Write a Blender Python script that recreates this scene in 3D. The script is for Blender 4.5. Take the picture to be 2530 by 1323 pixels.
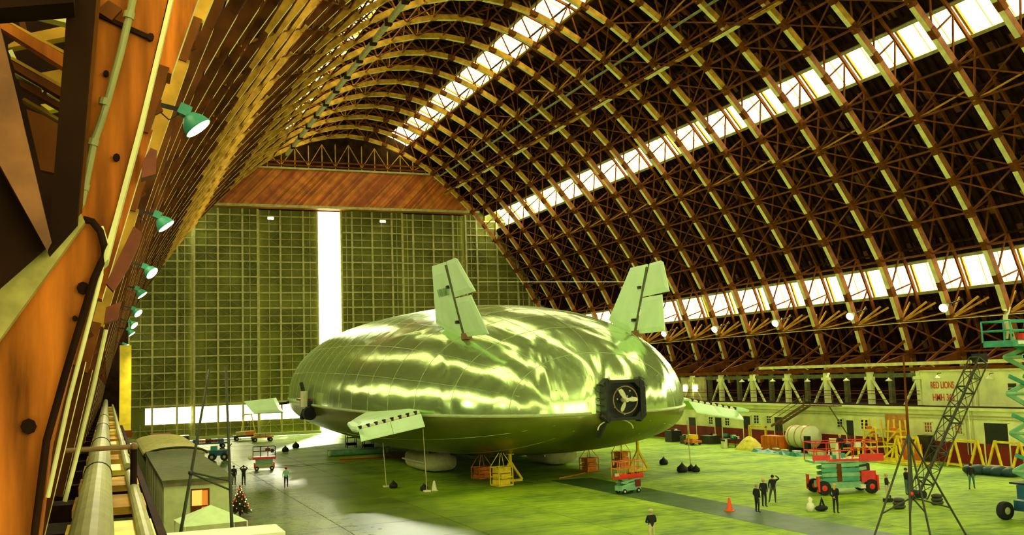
import bpy, bmesh, math, random
from mathutils import Vector, Matrix, Quaternion

random.seed(7)
V = Vector
scene = bpy.context.scene
for o in list(bpy.data.objects):
    bpy.data.objects.remove(o)
COL = scene.collection

# ------------------------------------------------------------------ camera
IMG_W, IMG_H, FPX = 2530.0, 1323.0, 2500.0
EYE = V((0.0, 0.0, 8.8))
_dy = V((265 - IMG_W / 2, 960 - IMG_H / 2, FPX)).normalized()      # hangar axis seen from the camera
_h = V((1.0, -0.033, 0.0))
_up = _h.cross(_dy).normalized()
if _up.y > 0:
    _up = -_up
_dx = _dy.cross(-_up)
if _dx.x < 0:
    _dx = -_dx
_dx.normalize()
# rows of the camera->world rotation (camera x right, y down, z forward)
AX, AY, AZ = _dx, _dy, _up


def pixel_ray(px, py):
    d = V((px - IMG_W / 2, py - IMG_H / 2, FPX))
    return V((AX.dot(d), AY.dot(d), AZ.dot(d)))


def on(px, py, axis, val):
    d = pixel_ray(px, py)
    return EYE + d * ((val - EYE[axis]) / d[axis])


def F(px, py):
    return on(px, py, 2, 0.0)


def project(p):
    q = V(p) - EYE
    c = AX * q.x + AY * q.y + AZ * q.z
    if c.z < 0.5:
        return None
    return (c.x / c.z * FPX + IMG_W / 2, c.y / c.z * FPX + IMG_H / 2, c.z)


cam_data = bpy.data.cameras.new('camera')
cam = bpy.data.objects.new('camera', cam_data)
COL.objects.link(cam)
cam_data.sensor_width = 36.0
cam_data.lens = FPX / IMG_W * 36.0
cam_data.clip_start = 0.1
cam_data.clip_end = 2000
cr = V((AX.x, AY.x, AZ.x))
cd = V((AX.y, AY.y, AZ.y))
cf = V((AX.z, AY.z, AZ.z))
cam.matrix_world = Matrix(((cr.x, -cd.x, -cf.x, EYE.x), (cr.y, -cd.y, -cf.y, EYE.y), (cr.z, -cd.z, -cf.z, EYE.z), (0, 0, 0, 1)))
scene.camera = cam

# ------------------------------------------------------------------ light and exposure
SKYLIGHT = 7.0
world = bpy.data.worlds.new('overcast_sky')
scene.world = world
world.use_nodes = True
bg = world.node_tree.nodes['Background']
bg.inputs[0].default_value = (1.0, 0.98, 0.52, 1)
bg.inputs[1].default_value = 6.0
sun = bpy.data.lights.new('low_sun', 'SUN')          # shines in through the gap of the far door
sun.energy = 22.0
sun.angle = math.radians(9)
sun.color = (1.0, 0.95, 0.7)
sun_o = bpy.data.objects.new('low_sun', sun)
COL.objects.link(sun_o)
sun_o.location = (60, 300, 90)
sun_o.rotation_euler = V((-0.25, -0.85, -0.45)).to_track_quat('-Z', 'Y').to_euler()
vs = scene.view_settings
vs.view_transform = 'Standard'
vs.look = 'None'
vs.gamma = 1.0
vs.exposure = 0.27
vs.use_curve_mapping = False
scene.cycles.max_bounces = 6
scene.cycles.diffuse_bounces = 3
scene.cycles.glossy_bounces = 3

# ------------------------------------------------------------------ materials
MATS = {}


def mat(name, col, rough=0.65, metal=0.0, var=0.25, scale=2.0, bump=0.0, stretch=(1, 1, 1), emit=0.0, spec=0.4, detail=4.0):
    if name in MATS:
        return MATS[name]
    m = bpy.data.materials.new(name)
    m.use_nodes = True
    nt = m.node_tree
    b = nt.nodes['Principled BSDF']
    b.inputs['Roughness'].default_value = rough
    b.inputs['Metallic'].default_value = metal
    b.inputs['Specular IOR Level'].default_value = spec
    c = (col[0], col[1], col[2], 1)
    b.inputs['Base Color'].default_value = c
    m.diffuse_color = c
    if emit:
        b.inputs['Emission Color'].default_value = c
        b.inputs['Emission Strength'].default_value = emit
    elif var > 0:
        g = nt.nodes.new('ShaderNodeNewGeometry')
        mp = nt.nodes.new('ShaderNodeMapping')
        mp.inputs['Scale'].default_value = stretch
        n = nt.nodes.new('ShaderNodeTexNoise')
        n.inputs['Scale'].default_value = scale
        n.inputs['Detail'].default_value = detail
        mx = nt.nodes.new('ShaderNodeMix')
        mx.data_type = 'RGBA'
        mr = nt.nodes.new('ShaderNodeMapRange')
        mr.inputs[1].default_value = 0.3
        mr.inputs[2].default_value = 0.7
        nt.links.new(g.outputs['Position'], mp.inputs['Vector'])
        nt.links.new(mp.outputs[0], n.inputs['Vector'])
        nt.links.new(n.outputs[0], mr.inputs[0])
        nt.links.new(mr.outputs[0], mx.inputs[0])
        mx.inputs[6].default_value = tuple(max(0, x * (1 - var)) for x in col) + (1,)
        mx.inputs[7].default_value = tuple(min(1, x * (1 + var)) for x in col) + (1,)
        nt.links.new(mx.outputs[2], b.inputs['Base Color'])
        if bump:
            bp = nt.nodes.new('ShaderNodeBump')
            bp.inputs['Strength'].default_value = bump
            bp.inputs['Distance'].default_value = 0.05
            nt.links.new(n.outputs[0], bp.inputs['Height'])
            nt.links.new(bp.outputs[0], b.inputs['Normal'])
    MATS[name] = m
    return m


WOOD = mat('orange_timber', (0.42, 0.118, 0.011), 0.75, var=0.75, scale=1.3, stretch=(3.5, 3.5, 0.45), bump=0.25, detail=7.0, spec=0.08)
WOODK = mat('brown_timber', (0.15, 0.046, 0.006), 0.8, var=0.4, scale=1.2, bump=0.1, spec=0.08)
WOODD = mat('dark_timber', (0.022, 0.008, 0.002), 0.85, var=0.5, scale=1.0, spec=0.08)
PALE = mat('pale_timber_face', (0.74, 0.70, 0.27), 0.7, var=0.2, scale=1.5)
GOLD = mat('lit_golden_timber', (0.50, 0.27, 0.03), 0.7, var=0.35, scale=1.5, spec=0.08)
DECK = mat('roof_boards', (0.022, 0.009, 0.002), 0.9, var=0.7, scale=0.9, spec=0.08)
STEEL = mat('green_grey_steel', (0.42, 0.40, 0.15), 0.6, var=0.25, scale=1.5)
CONDUIT = mat('painted_conduit', (0.30, 0.29, 0.09), 0.5, var=0.2)
DOORSHEET = mat('door_sheeting', (0.155, 0.165, 0.02), 0.75, var=0.4, scale=0.25)
CONCRETE = mat('pale_concrete', (0.80, 0.86, 0.36), 0.8, var=0.18, scale=0.6)
BLACK = mat('black_rubber', (0.006, 0.007, 0.006), 0.7, var=0.3)
BLACKM = mat('black_metal', (0.012, 0.014, 0.01), 0.45, var=0.3)
DARKPIPE = mat('dark_pole_paint', (0.035, 0.04, 0.015), 0.5, var=0.3)
RED = mat('red_paint', (0.72, 0.03, 0.01), 0.45, var=0.2)
REDD = mat('dark_red_paint', (0.20, 0.012, 0.006), 0.6, var=0.4, scale=0.7)
YEL = mat('yellow_paint_or_lamplight', (0.82, 0.62, 0.02), 0.5, var=0.2)
ORANGE = mat('orange_paint', (0.72, 0.20, 0.015), 0.6, var=0.35)
TEAL = mat('teal_paint', (0.05, 0.34, 0.20), 0.45, var=0.2)
BLUE = mat('blue_paint', (0.01, 0.09, 0.16), 0.45, var=0.3)
PGREEN = mat('pale_green_paint', (0.22, 0.50, 0.24), 0.55, var=0.2)
WHITE = mat('white_paint', (0.80, 0.84, 0.50), 0.6, var=0.08, scale=0.8)
CREAM = mat('cream_cloth', (0.75, 0.76, 0.45), 0.8, var=0.1)
GREYG = mat('grey_green_paint', (0.40, 0.46, 0.17), 0.7, var=0.15, scale=0.8)
GLASSD = mat('dark_glass', (0.012, 0.016, 0.008), 0.15, var=0.0)
DAYLIGHT = mat('daylit_glazing', (1.0, 0.95, 0.50), 0.5, emit=SKYLIGHT)
LAMPLENS = mat('glowing_lamp_lens', (1.0, 0.93, 0.6), 0.5, emit=14.0)
WARMWIN = mat('warm_lit_window', (1.0, 0.45, 0.08), 0.5, emit=0.9)

# ------------------------------------------------------------------ mesh helpers


class MB:
    """collects shapes; build() links them as one mesh object"""

    def __init__(self):
        self.v = []
        self.f = []

    def add(self, vs_, fs_):
        n = len(self.v)
        self.v += [tuple(x) for x in vs_]
        self.f += [tuple(i + n for i in f) for f in fs_]
        return self

    def box(self, c, s, rot=None):
        c = V(c)
        vs_ = []
        for dx in (-.5, .5):
            for dy in (-.5, .5):
                for dz in (-.5, .5):
                    p = V((dx * s[0], dy * s[1], dz * s[2]))
                    if rot is not None:
                        p = rot @ p
                    vs_.append(c + p)
        return self.add(vs_, [(0, 1, 3, 2), (4, 6, 7, 5), (0, 4, 5, 1), (2, 3, 7, 6), (0, 2, 6, 4), (1, 5, 7, 3)])

    def bar(self, p0, p1, w, h=None, up=(0, 0, 1)):
        p0, p1 = V(p0), V(p1)
        d = p1 - p0
        L = d.length
        if L < 1e-6:
            return self
        t = d / L
        u = V(up)
        s = t.cross(u)
        if s.length < 1e-3:
            s = t.cross(V((1, 0, 0)))
        s.normalize()
        n = s.cross(t)
        h = h or w
        vs_ = []
        for p in (p0, p1):
            for a, b in ((-1, -1), (1, -1), (1, 1), (-1, 1)):
                vs_.append(p + s * (a * w / 2) + n * (b * h / 2))
        return self.add(vs_, [(0, 1, 2, 3), (7, 6, 5, 4), (0, 4, 5, 1), (1, 5, 6, 2), (2, 6, 7, 3), (3, 7, 4, 0)])

    def cyl(self, p0, p1, r0, r1=None, n=12):
        p0, p1 = V(p0), V(p1)
        r1 = r0 if r1 is None else r1
        t = (p1 - p0).normalized()
        s = t.cross(V((0, 0, 1)))
        if s.length < 1e-3:
            s = V((1, 0, 0))
        s.normalize()
        q = t.cross(s)
        vs_ = []
        for p, r in ((p0, r0), (p1, r1)):
            for i in range(n):
                a = 2 * math.pi * i / n
                vs_.append(p + (s * math.cos(a) + q * math.sin(a)) * r)
        fs_ = [(i, (i + 1) % n, n + (i + 1) % n, n + i) for i in range(n)]
        fs_ += [tuple(range(n - 1, -1, -1)), tuple(range(n, 2 * n))]
        return self.add(vs_, fs_)

    def tube(self, pts, r, n=8):
        pts = [V(p) for p in pts]
        rings = []
        for i, p in enumerate(pts):
            t = (pts[min(i + 1, len(pts) - 1)] - pts[max(i - 1, 0)]).normalized()
            s = t.cross(V((0.02, 0.03, 1)))
            if s.length < 1e-3:
                s = V((1, 0, 0))
            s.normalize()
            q = t.cross(s)
            rr = r[i] if isinstance(r, (list, tuple)) else r
            rings.append([p + (s * math.cos(2 * math.pi * j / n) + q * math.sin(2 * math.pi * j / n)) * rr for j in range(n)])
        vs_ = [x for rg in rings for x in rg]
        fs_ = []
        for i in range(len(pts) - 1):
            for j in range(n):
                k = (j + 1) % n
                fs_.append((i * n + j, i * n + k, (i + 1) * n + k, (i + 1) * n + j))
        fs_.append(tuple(range(n - 1, -1, -1)))
        fs_.append(tuple(range((len(pts) - 1) * n, len(pts) * n)))
        return self.add(vs_, fs_)

    def lathe(self, prof, c=(0, 0, 0), axis=(0, 0, 1), n=16):
        """prof: list of (radius, height along axis)"""
        t = V(axis).normalized()
        s = t.cross(V((0, 0, 1)))
        if s.length < 1e-3:
            s = V((1, 0, 0))
        s.normalize()
        q = t.cross(s)
        c = V(c)
        vs_ = []
        for r, z in prof:
            for i in range(n):
                a = 2 * math.pi * i / n
                vs_.append(c + t * z + (s * math.cos(a) + q * math.sin(a)) * r)
        fs_ = []
        for k in range(len(prof) - 1):
            for i in range(n):
                j = (i + 1) % n
                fs_.append((k * n + i, k * n + j, (k + 1) * n + j, (k + 1) * n + i))
        fs_.append(tuple(range(n - 1, -1, -1)))
        m_ = (len(prof) - 1) * n
        fs_.append(tuple(range(m_, m_ + n)))
        return self.add(vs_, fs_)

    def ball(self, c, r, sz=(1, 1, 1), n=10, m=7):
        c = V(c)
        vs_ = [c + V((0, 0, r * sz[2]))]
        for k in range(1, m):
            a = math.pi * k / m
            for i in range(n):
                b = 2 * math.pi * i / n
                vs_.append(c + V((r * sz[0] * math.sin(a) * math.cos(b), r * sz[1] * math.sin(a) * math.sin(b), r * sz[2] * math.cos(a))))
        vs_.append(c - V((0, 0, r * sz[2])))
        fs_ = [(0, 1 + i, 1 + (i + 1) % n) for i in range(n)]
        for k in range(m - 2):
            for i in range(n):
                j = (i + 1) % n
                a0 = 1 + k * n
                fs_.append((a0 + i, a0 + n + i, a0 + n + j, a0 + j))
        e = len(vs_) - 1
        a0 = 1 + (m - 2) * n
        fs_ += [(a0 + i, e, a0 + (i + 1) % n) for i in range(n)]
        return self.add(vs_, fs_)

    def prism(self, poly, d):
        """poly: list of 3D points (planar), d: extrusion vector"""
        d = V(d)
        a = [V(p) for p in poly]
        n = len(a)
        vs_ = a + [p + d for p in a]
        fs_ = [tuple(range(n - 1, -1, -1)), tuple(range(n, 2 * n))]
        fs_ += [(i, (i + 1) % n, n + (i + 1) % n, n + i) for i in range(n)]
        return self.add(vs_, fs_)

    def quad(self, a, b, c, d):
        return self.add([a, b, c, d], [(0, 1, 2, 3)])

    def mesh(self, name, m, smooth=False):
        me = bpy.data.meshes.new(name)
        me.from_pydata(self.v, [], self.f)
        me.materials.append(m)
        me.update()
        bm = bmesh.new()
        bm.from_mesh(me)
        bmesh.ops.recalc_face_normals(bm, faces=bm.faces)
        bm.to_mesh(me)
        bm.free()
        if smooth:
            me.shade_smooth()
        return me

    def build(self, name, m, parent=None, smooth=False, kind=None):
        o = bpy.data.objects.new(name, self.mesh(name, m, smooth))
        COL.objects.link(o)
        if parent is not None:
            o.parent = parent
        if kind:
            o['kind'] = kind
        return o


def tag(o, label, cat, group=None):
    o['label'] = label
    o['category'] = cat
    if group:
        o['group'] = group
    return o


def thing(name, label, cat, loc=(0, 0, 0), rz=0.0, group=None):
    o = bpy.data.objects.new(name, None)
    COL.objects.link(o)
    o.empty_display_size = 0.2
    o.location = loc
    o.rotation_euler = (0, 0, rz)
    return tag(o, label, cat, group)


def holder(name, kind='structure', loc=(0, 0, 0)):
    o = bpy.data.objects.new(name, None)
    COL.objects.link(o)
    o.location = loc
    if kind:
        o['kind'] = kind
    return o


_unit = {}


def unit_box(m, m_top=None):
    key = (m.name, m_top.name if m_top else '')
    if key not in _unit:
        b = MB().box((0, 0, 0), (1, 1, 1))
        me = b.mesh('timber_' + m.name, m)
        if m_top:
            me.materials.append(m_top)
            for p in me.polygons:
                if p.normal.z > 0.9:
                    p.material_index = 1
        _unit[key] = me
    return _unit[key]


def frame(origin, a, b, c):
    return Matrix(((a.x, b.x, c.x, origin.x), (a.y, b.y, c.y, origin.y), (a.z, b.z, c.z, origin.z), (0, 0, 0, 1)))


def beam(name, p0, p1, w, h, m, parent=None, up=(0, 0, 1), m_top=None, kind=None):
    """one timber or steel member: a shared unit box; w across, h along 'up'"""
    p0, p1 = V(p0), V(p1)
    t = p1 - p0
    s = V(up).cross(t)
    if s.length < 1e-4:
        s = V((1, 0, 0)).cross(t)
    s.normalize()
    n = t.normalized().cross(s)
    o = bpy.data.objects.new(name, unit_box(m, m_top))
    COL.objects.link(o)
    o.matrix_world = frame((p0 + p1) / 2, t, s * w, n * h)
    if parent is not None:
        mw = o.matrix_basis.copy()
        o.parent = parent
        off = V((0, 0, 0))
        a = parent
        while a is not None:
            off += V(a.location)
            a = a.parent
        o.matrix_parent_inverse = Matrix.Translation(-off)
        o.matrix_basis = mw
    if kind:
        o['kind'] = kind
    return o


def block(name, c, s, m, parent=None, kind=None):
    c = V(c)
    return beam(name, c - V((s[0] / 2, 0, 0)), c + V((s[0] / 2, 0, 0)), s[1], s[2], m, parent, kind=kind)


def text_mesh(name, body, size, m, matrix, parent=None, depth=0.01, sx=1.0):
    cu = bpy.data.curves.new(name, 'FONT')
    cu.body = body
    cu.size = size
    cu.extrude = depth
    cu.align_x = 'CENTER'
    cu.align_y = 'CENTER'
    cu.offset = size * 0.012
    tmp = bpy.data.objects.new(name, cu)
    COL.objects.link(tmp)
    dg = bpy.context.evaluated_depsgraph_get()
    me = bpy.data.meshes.new_from_object(tmp.evaluated_get(dg))
    bpy.data.objects.remove(tmp)
    me.materials.clear()
    me.materials.append(m)
    o = bpy.data.objects.new(name, me)
    COL.objects.link(o)
    if parent is not None:
        o.parent = parent
    o.matrix_local = matrix @ Matrix.Diagonal((sx, 1, 1, 1))
    return o

# ================================================================== THE SETTING
XC = 37.5                     # middle of the hangar
BAY = 6.6
Y_DOOR = 172.0
Y_BACK = -71.0
TRUSS_Y = [1.4 + BAY * j for j in range(26)]

# ---- arch profile of the roof trusses (half width, height)
_half = [(38.35, 6.4), (37.9, 8.8), (37.05, 12.0), (36.05, 15.3), (34.8, 18.8), (33.0, 22.2), (30.9, 25.6), (27.0, 31.2), (22.9, 36.3), (18.1, 41.2), (13.2, 45.2), (7.0, 48.4), (0.0, 49.8)]
_ctrl = [V((XC - a, 0, z)) for a, z in _half] + [V((XC + a, 0, z)) for a, z in reversed(_half[:-1])]


def catmull(pts, per=12):
    out = []
    for i in range(len(pts) - 1):
        p0 = pts[max(i - 1, 0)]
        p1, p2 = pts[i], pts[i + 1]
        p3 = pts[min(i + 2, len(pts) - 1)]
        for k in range(per):
            t = k / per
            out.append(0.5 * ((2 * p1) + (p2 - p0) * t + (2 * p0 - 5 * p1 + 4 * p2 - p3) * t * t + (3 * p1 - p0 - 3 * p2 + p3) * t ** 3))
    out.append(pts[-1].copy())
    return out


_dense = catmull(_ctrl)


def resample(pts, n):
    acc = [0.0]
    for a, b in zip(pts, pts[1:]):
        acc.append(acc[-1] + (b - a).length)
    out = []
    j = 0
    for i in range(n + 1):
        s = acc[-1] * i / n
        while j < len(pts) - 2 and acc[j + 1] < s:
            j += 1
        u = (s - acc[j]) / max(1e-9, acc[j + 1] - acc[j])
        out.append(pts[j].lerp(pts[j + 1], u))
    return out


NSEG = 38
NODE = resample(_dense, NSEG)


def normals(pts):
    out = []
    for i in range(len(pts)):
        t = (pts[min(i + 1, len(pts) - 1)] - pts[max(i - 1, 0)]).normalized()
        out.append(V((-t.z, 0, t.x)))            # outward (up) for a left-to-right walk
    return out


NNORM = normals(NODE)
TD = 3.2                      # truss depth
ONODE = [p + n * TD for p, n in zip(NODE, NNORM)]
SKIN = [p + n * (TD + 0.75) for p, n in zip(resample(_dense, 190), normals(resample(_dense, 190)))]


def skin_at(X, Z):
    """where the line from the eye's axis through (X, Z) meets the roof skin"""
    a = V((EYE.x, 0, EYE.z))
    d = V((X, 0, Z)) - a
    for i in range(len(SKIN) - 1):
        p, q = SKIN[i], SKIN[i + 1]
        e = q - p
        det = d.x * (-e.z) + e.x * d.z
        if abs(det) < 1e-9:
            continue
        w = p - a
        s = (w.x * (-e.z) + e.x * w.z) / det
        u = (d.x * w.z - d.z * w.x) / det
        if s > 0.5 and 0 <= u <= 1:
            return i + u
    return None


_strips = [(skin_at(73.8, 15.5), skin_at(72.8, 18.4)), (skin_at(62.7, 34.1), skin_at(60.7, 36.4)), (skin_at(46.4, 47.6), skin_at(42.7, 48.7))]
STRIPS = [(min(a, b), max(a, b)) for a, b in _strips]
_n = len(SKIN) - 1
STRIPS += [(_n - b, _n - a) for a, b in STRIPS]
STRIPS.sort()


def skin_pt(s):
    i = min(int(s), _n - 1)
    return SKIN[i].lerp(SKIN[i + 1], s - i)


# ---- ceiling: roof deck with openings at the glazed strips
deck = MB()
cuts = [0.0]
for a, b in STRIPS:
    cuts += [a, b]
cuts.append(float(_n))
for q in range(0, len(cuts), 2):
    a, b = cuts[q], cuts[q + 1]
    ss = [a] + [float(k) for k in range(int(math.ceil(a + 1e-6)), int(math.floor(b - 1e-6)) + 1)] + [b]
    for s0, s1 in zip(ss, ss[1:]):
        p, r = skin_pt(s0), skin_pt(s1)
        deck.quad((p.x, Y_BACK, p.z), (r.x, Y_BACK, r.z), (r.x, Y_DOOR + 1, r.z), (p.x, Y_DOOR + 1, p.z))
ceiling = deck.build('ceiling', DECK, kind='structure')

# rafters and battens under the deck: far too many to count
raf = MB()
for yi in range(0, 158):
    y = 8 + yi * 1.05
    for k in range(0, _n - 1, 3):
        p, q2 = SKIN[k], SKIN[min(k + 3, _n)]
        mid = k + 1.5
        if any(a - 1 < mid < b + 1 for a, b in STRIPS):
            continue
        if p.x < XC - 20 and p.z < 30:
            continue
        n_ = V((p.z - q2.z, 0, q2.x - p.x)).normalized()
        raf.bar((p.x - n_.x * .16, y, p.z - n_.z * .16), (q2.x - n_.x * .16, y, q2.z - n_.z * .16), 0.16, 0.28, up=n_)
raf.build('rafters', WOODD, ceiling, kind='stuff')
bat = MB()
for k in range(2, _n, 3):
    if any(a - 1 < k < b + 1 for a, b in STRIPS):
        continue
    p = SKIN[k]
    for j in range(0, 25):
        y = 5 + j * BAY
        for h in range(3):
            if random.random() < 0.55:
                yy = y + h * 2.2 + random.uniform(-.3, .3)
                n_ = V((SKIN[k - 1].z - SKIN[min(k + 1, _n)].z, 0, SKIN[min(k + 1, _n)].x - SKIN[k - 1].x)).normalized()
                bat.box((p.x - n_.x * .08, yy, p.z - n_.z * .08), (0.9, 1.0, 0.05), Matrix.Rotation(-math.atan2(n_.x, n_.z) * -1, 3, 'Y'))
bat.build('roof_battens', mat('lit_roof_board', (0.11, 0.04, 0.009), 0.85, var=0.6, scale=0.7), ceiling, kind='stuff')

# ---- roof trusses
CHORD_MESH_W = 0.52
WOODL = mat('dark_brown_timber', (0.085, 0.026, 0.004), 0.8, var=0.5, scale=1.0, spec=0.08)  # darker brown for chord sides left of the centre line
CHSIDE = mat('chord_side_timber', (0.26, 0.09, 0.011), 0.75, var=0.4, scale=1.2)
for j, y in enumerate(TRUSS_Y):
    tr = bpy.data.objects.new('roof_truss', None)
    COL.objects.link(tr)
    tr.location = (XC, y, 9.0)
    tr.parent = ceiling
    P = [V((p.x, y, p.z)) for p in NODE]
    O = [V((p.x, y, p.z)) for p in ONODE]
    for k in range(NSEG):
        if j in (0, 1) and k < 2 or j == 0 and k < 4:
            continue
        a, b = P[k], P[k + 1]
        nin = -(NNORM[k] + NNORM[k + 1]).normalized()
        t = (b - a)
        a1 = a + t * 0.13
        b1 = b - t * 0.13
        off = nin * -0.28
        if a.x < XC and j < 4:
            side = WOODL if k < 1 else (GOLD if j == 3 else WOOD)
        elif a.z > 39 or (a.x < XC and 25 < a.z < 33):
            side = GOLD  # skylight glow on these chords is put into the side colour
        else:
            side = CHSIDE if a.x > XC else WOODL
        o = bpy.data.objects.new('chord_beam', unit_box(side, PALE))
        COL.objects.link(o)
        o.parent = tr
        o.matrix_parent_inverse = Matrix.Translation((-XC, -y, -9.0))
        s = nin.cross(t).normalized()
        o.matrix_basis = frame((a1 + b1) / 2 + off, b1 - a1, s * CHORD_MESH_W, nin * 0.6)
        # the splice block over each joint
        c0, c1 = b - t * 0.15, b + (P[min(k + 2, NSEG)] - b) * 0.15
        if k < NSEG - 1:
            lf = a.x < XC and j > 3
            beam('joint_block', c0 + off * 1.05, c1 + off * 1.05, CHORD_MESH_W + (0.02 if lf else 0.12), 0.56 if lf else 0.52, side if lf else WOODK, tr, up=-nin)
    # outer chord, one polyline timber
    oc = MB()
    for k in range(NSEG):
        oc.bar(V((O[k].x - XC, 0, O[k].z - 9)), V((O[k + 1].x - XC, 0, O[k + 1].z - 9)), 0.22, 0.3, up=NNORM[k])
    oc.build('outer_chord', WOODK, tr)
    if y < 112:
        for k in range(NSEG):
            if j <= 1 and k < 5:
                continue
            for (a, b) in ((P[k], O[k]), (O[k], P[k + 1])):
                beam('web_strut', a, b, 0.11, 0.16, WOODK, tr)
    else:
        wb = MB()
        for k in range(NSEG):
            for (a, b) in ((P[k], O[k]), (O[k], P[k + 1])):
                wb.bar(a - V((XC, y, 9)), b - V((XC, y, 9)), 0.11, 0.16)
        wb.build('web_struts', WOODK, tr, kind='stuff')

# ---- splayed struts at the right-hand joints just under the lower glazing
kS = min((k for k in range(NSEG // 2, NSEG)), key=lambda k: abs(NODE[k].z - 12.2))
for tr in [c for c in ceiling.children if c.name.startswith('roof_truss')]:
    y = tr.location.y
    if y < 40:
        continue
    a = V((NODE[kS].x, y, NODE[kS].z))
    for dy, dz, dx in ((2.6, 1.9, 2.4), (-2.6, 1.9, 2.4), (1.1, 2.2, 2.6), (2.8, -.5, 2.4), (-1.2, 2.1, 2.6)):
        beam('splayed_strut', a, a + V((dx, dy, dz)), 0.12, 0.2, GOLD if dz > 0 else WOODK, tr)  # golden upper struts carry the glow of the glazing in their colour
beam('tie_rod', (NODE[kS].x - .3, 40, NODE[kS].z), (NODE[kS].x - .3, 160, NODE[kS].z), 0.07, 0.07, PALE, ceiling)

# ---- purlins running the length of the roof at every joint
for k in range(1, NSEG):
    p = NODE[k] + NNORM[k] * 0.3
    if p.x < XC and p.z < 12:
        continue
    at_ = skin_at(NODE[k].x, NODE[k].z)
    if at_ is not None and any(s0 - .6 < at_ < s1 + .6 for s0, s1 in STRIPS) and NODE[k].x > XC:
        continue
    beam('purlin', (p.x, TRUSS_Y[1] if p.x > 8 else 40, p.z), (p.x, Y_DOOR - 4, p.z), 0.13, 0.17, WOODK, ceiling)
    q = ONODE[k]
    if k % 2:
        continue
    beam('purlin', (q.x, TRUSS_Y[2], q.z), (q.x, Y_DOOR - 4, q.z), 0.16, 0.2, WOODD, ceiling)

# ---- cross bracing between trusses
cand = []
for j in range(1, 25):
    y0, y1 = TRUSS_Y[j], TRUSS_Y[j + 1]
    for k in range(2, NSEG - 1):
        a, b = NODE[k] + NNORM[k] * .3, NODE[k + 1] + NNORM[k + 1] * .3
        if a.x < XC and a.z < 24:
            continue
        high = a.z > 40
        if any(skin_at(a.x, a.z) is not None and s0 - 3 < skin_at((a.x + b.x) / 2, (a.z + b.z) / 2) < s1 + 3 for s0, s1 in STRIPS if a.x > XC):
            continue
        for sgn in (0, 1):
            if high and (j + k + sgn) % 2:
                continue
            p = V((a.x, y0 if sgn else y1, a.z))
            q = V((b.x, y1 if sgn else y0, b.z))
            pa, pb = project(p), project(q)
            size = 0
            if pa and pb and -50 < pa[0] < 2600 and -50 < pa[1] < 1350:
                size = math.hypot(pa[0] - pb[0], pa[1] - pb[1])
            cand.append((size, p, q))
cand.sort(key=lambda c: -c[0])
for size, p, q in cand[:300]:
    beam('cross_brace', p, q, 0.10, 0.13, WOODK, ceiling)
rest = MB()
for size, p, q in cand[300:]:
    rest.bar(p, q, 0.09, 0.12)
rest.build('cross_braces', WOODK, ceiling, kind='stuff')
# slanting sway braces from the chords back to the roof skin
sway = MB()
for j in range(1, 24):
    y = TRUSS_Y[j]
    for k in range(3, NSEG - 1):
        if NODE[k].x < XC and NODE[k].z < 20 or k % 3:
            continue
        a = V((NODE[k].x, y, NODE[k].z))
        for dy in ((-BAY, BAY) if k % 2 == 0 else (BAY,)):
            b = V((ONODE[k].x, y + dy * .5, ONODE[k].z))
            sway.bar(a, b, 0.11, 0.15)
sway.build('sway_braces', GOLD, ceiling, kind='stuff')  # golden tone puts light from the strips into the braces

# ---- glazed strips
for n_, (a, b) in enumerate(STRIPS, 1):
    w = holder('window_%d' % n_)
    p, q = skin_pt(a), skin_pt(b)
    mid = (p + q) / 2
    nrm = V((-(q - p).z, 0, (q - p).x)).normalized()
    y = 1.4 - BAY * 11
    i = 0
    while y < Y_DOOR - 8:
        beam('pane', (mid.x, y + .12, mid.z), (mid.x, y + BAY - .12, mid.z), (q - p).length - 0.1, 0.06, DAYLIGHT, w, up=nrm)
        if y > 0:
            beam('mullion', V((p.x, y, p.z)) - nrm * .1, V((q.x, y, q.z)) - nrm * .1, 0.26, 0.3, GOLD, w, up=nrm)
            for fr in (0.36, 0.7):
                beam('glazing_bar', V((p.x, y + BAY * fr, p.z)) - nrm * .08, V((q.x, y + BAY * fr, q.z)) - nrm * .08, 0.05, 0.1, GOLD, w, up=nrm)
        y += BAY
    for e in (p, q):
        beam('window_frame', V((e.x, 0, e.z)) - nrm * .15, V((e.x, Y_DOOR - 8, e.z)) - nrm * .15, 0.3, 0.4, STEEL, w, up=nrm)

# ---- pipes and walkway under the roof
cw = thing('roof_walkway', 'long timber catwalk hung under the roof beside a slim green pipe', 'walkway', (55.4, 85, 41.2))
beam('walk_deck', (55.4, 6, 41.2), (55.4, 168, 41.2), 0.7, 0.16, WOODK, cw)
beam('handrail', (55.0, 6, 42.2), (55.0, 168, 42.2), 0.06, 0.06, WOODK, cw)
beam('handrail', (55.8, 6, 42.0), (55.8, 168, 42.0), 0.06, 0.06, WOODK, cw)
for j in range(1, 26):
    y = TRUSS_Y[j]
    beam('walk_plank', (55.4, y - 2.3, 41.06), (55.4, y + 2.3, 41.06), 0.5, 0.1, GOLD if j % 2 else PALE, cw)
    beam('hanger', (55.4, y, 41.2), (55.6, y, 43.8), 0.08, 0.08, WOODK, cw)
sp = thing('roof_pipe', 'slim green pipe running along the roof next to the hanging catwalk', 'pipe', (53.3, 85, 43.5))
pm = MB().cyl((0, -80, 0), (0, 83, 0), 0.14, n=8)
pm.build('pipe_run', mat('dull_green_pipe', (0.20, 0.22, 0.08), .5), sp)
for j in range(1, 26):
    beam('pipe_hanger', (53.3, TRUSS_Y[j], 43.5), (53.3, TRUSS_Y[j], 44.6), 0.05, 0.05, STEEL, sp)
dp = thing('roof_duct', 'segmented grey duct under the left side of the roof', 'duct', (27.2, 85, 46.2))
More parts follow.
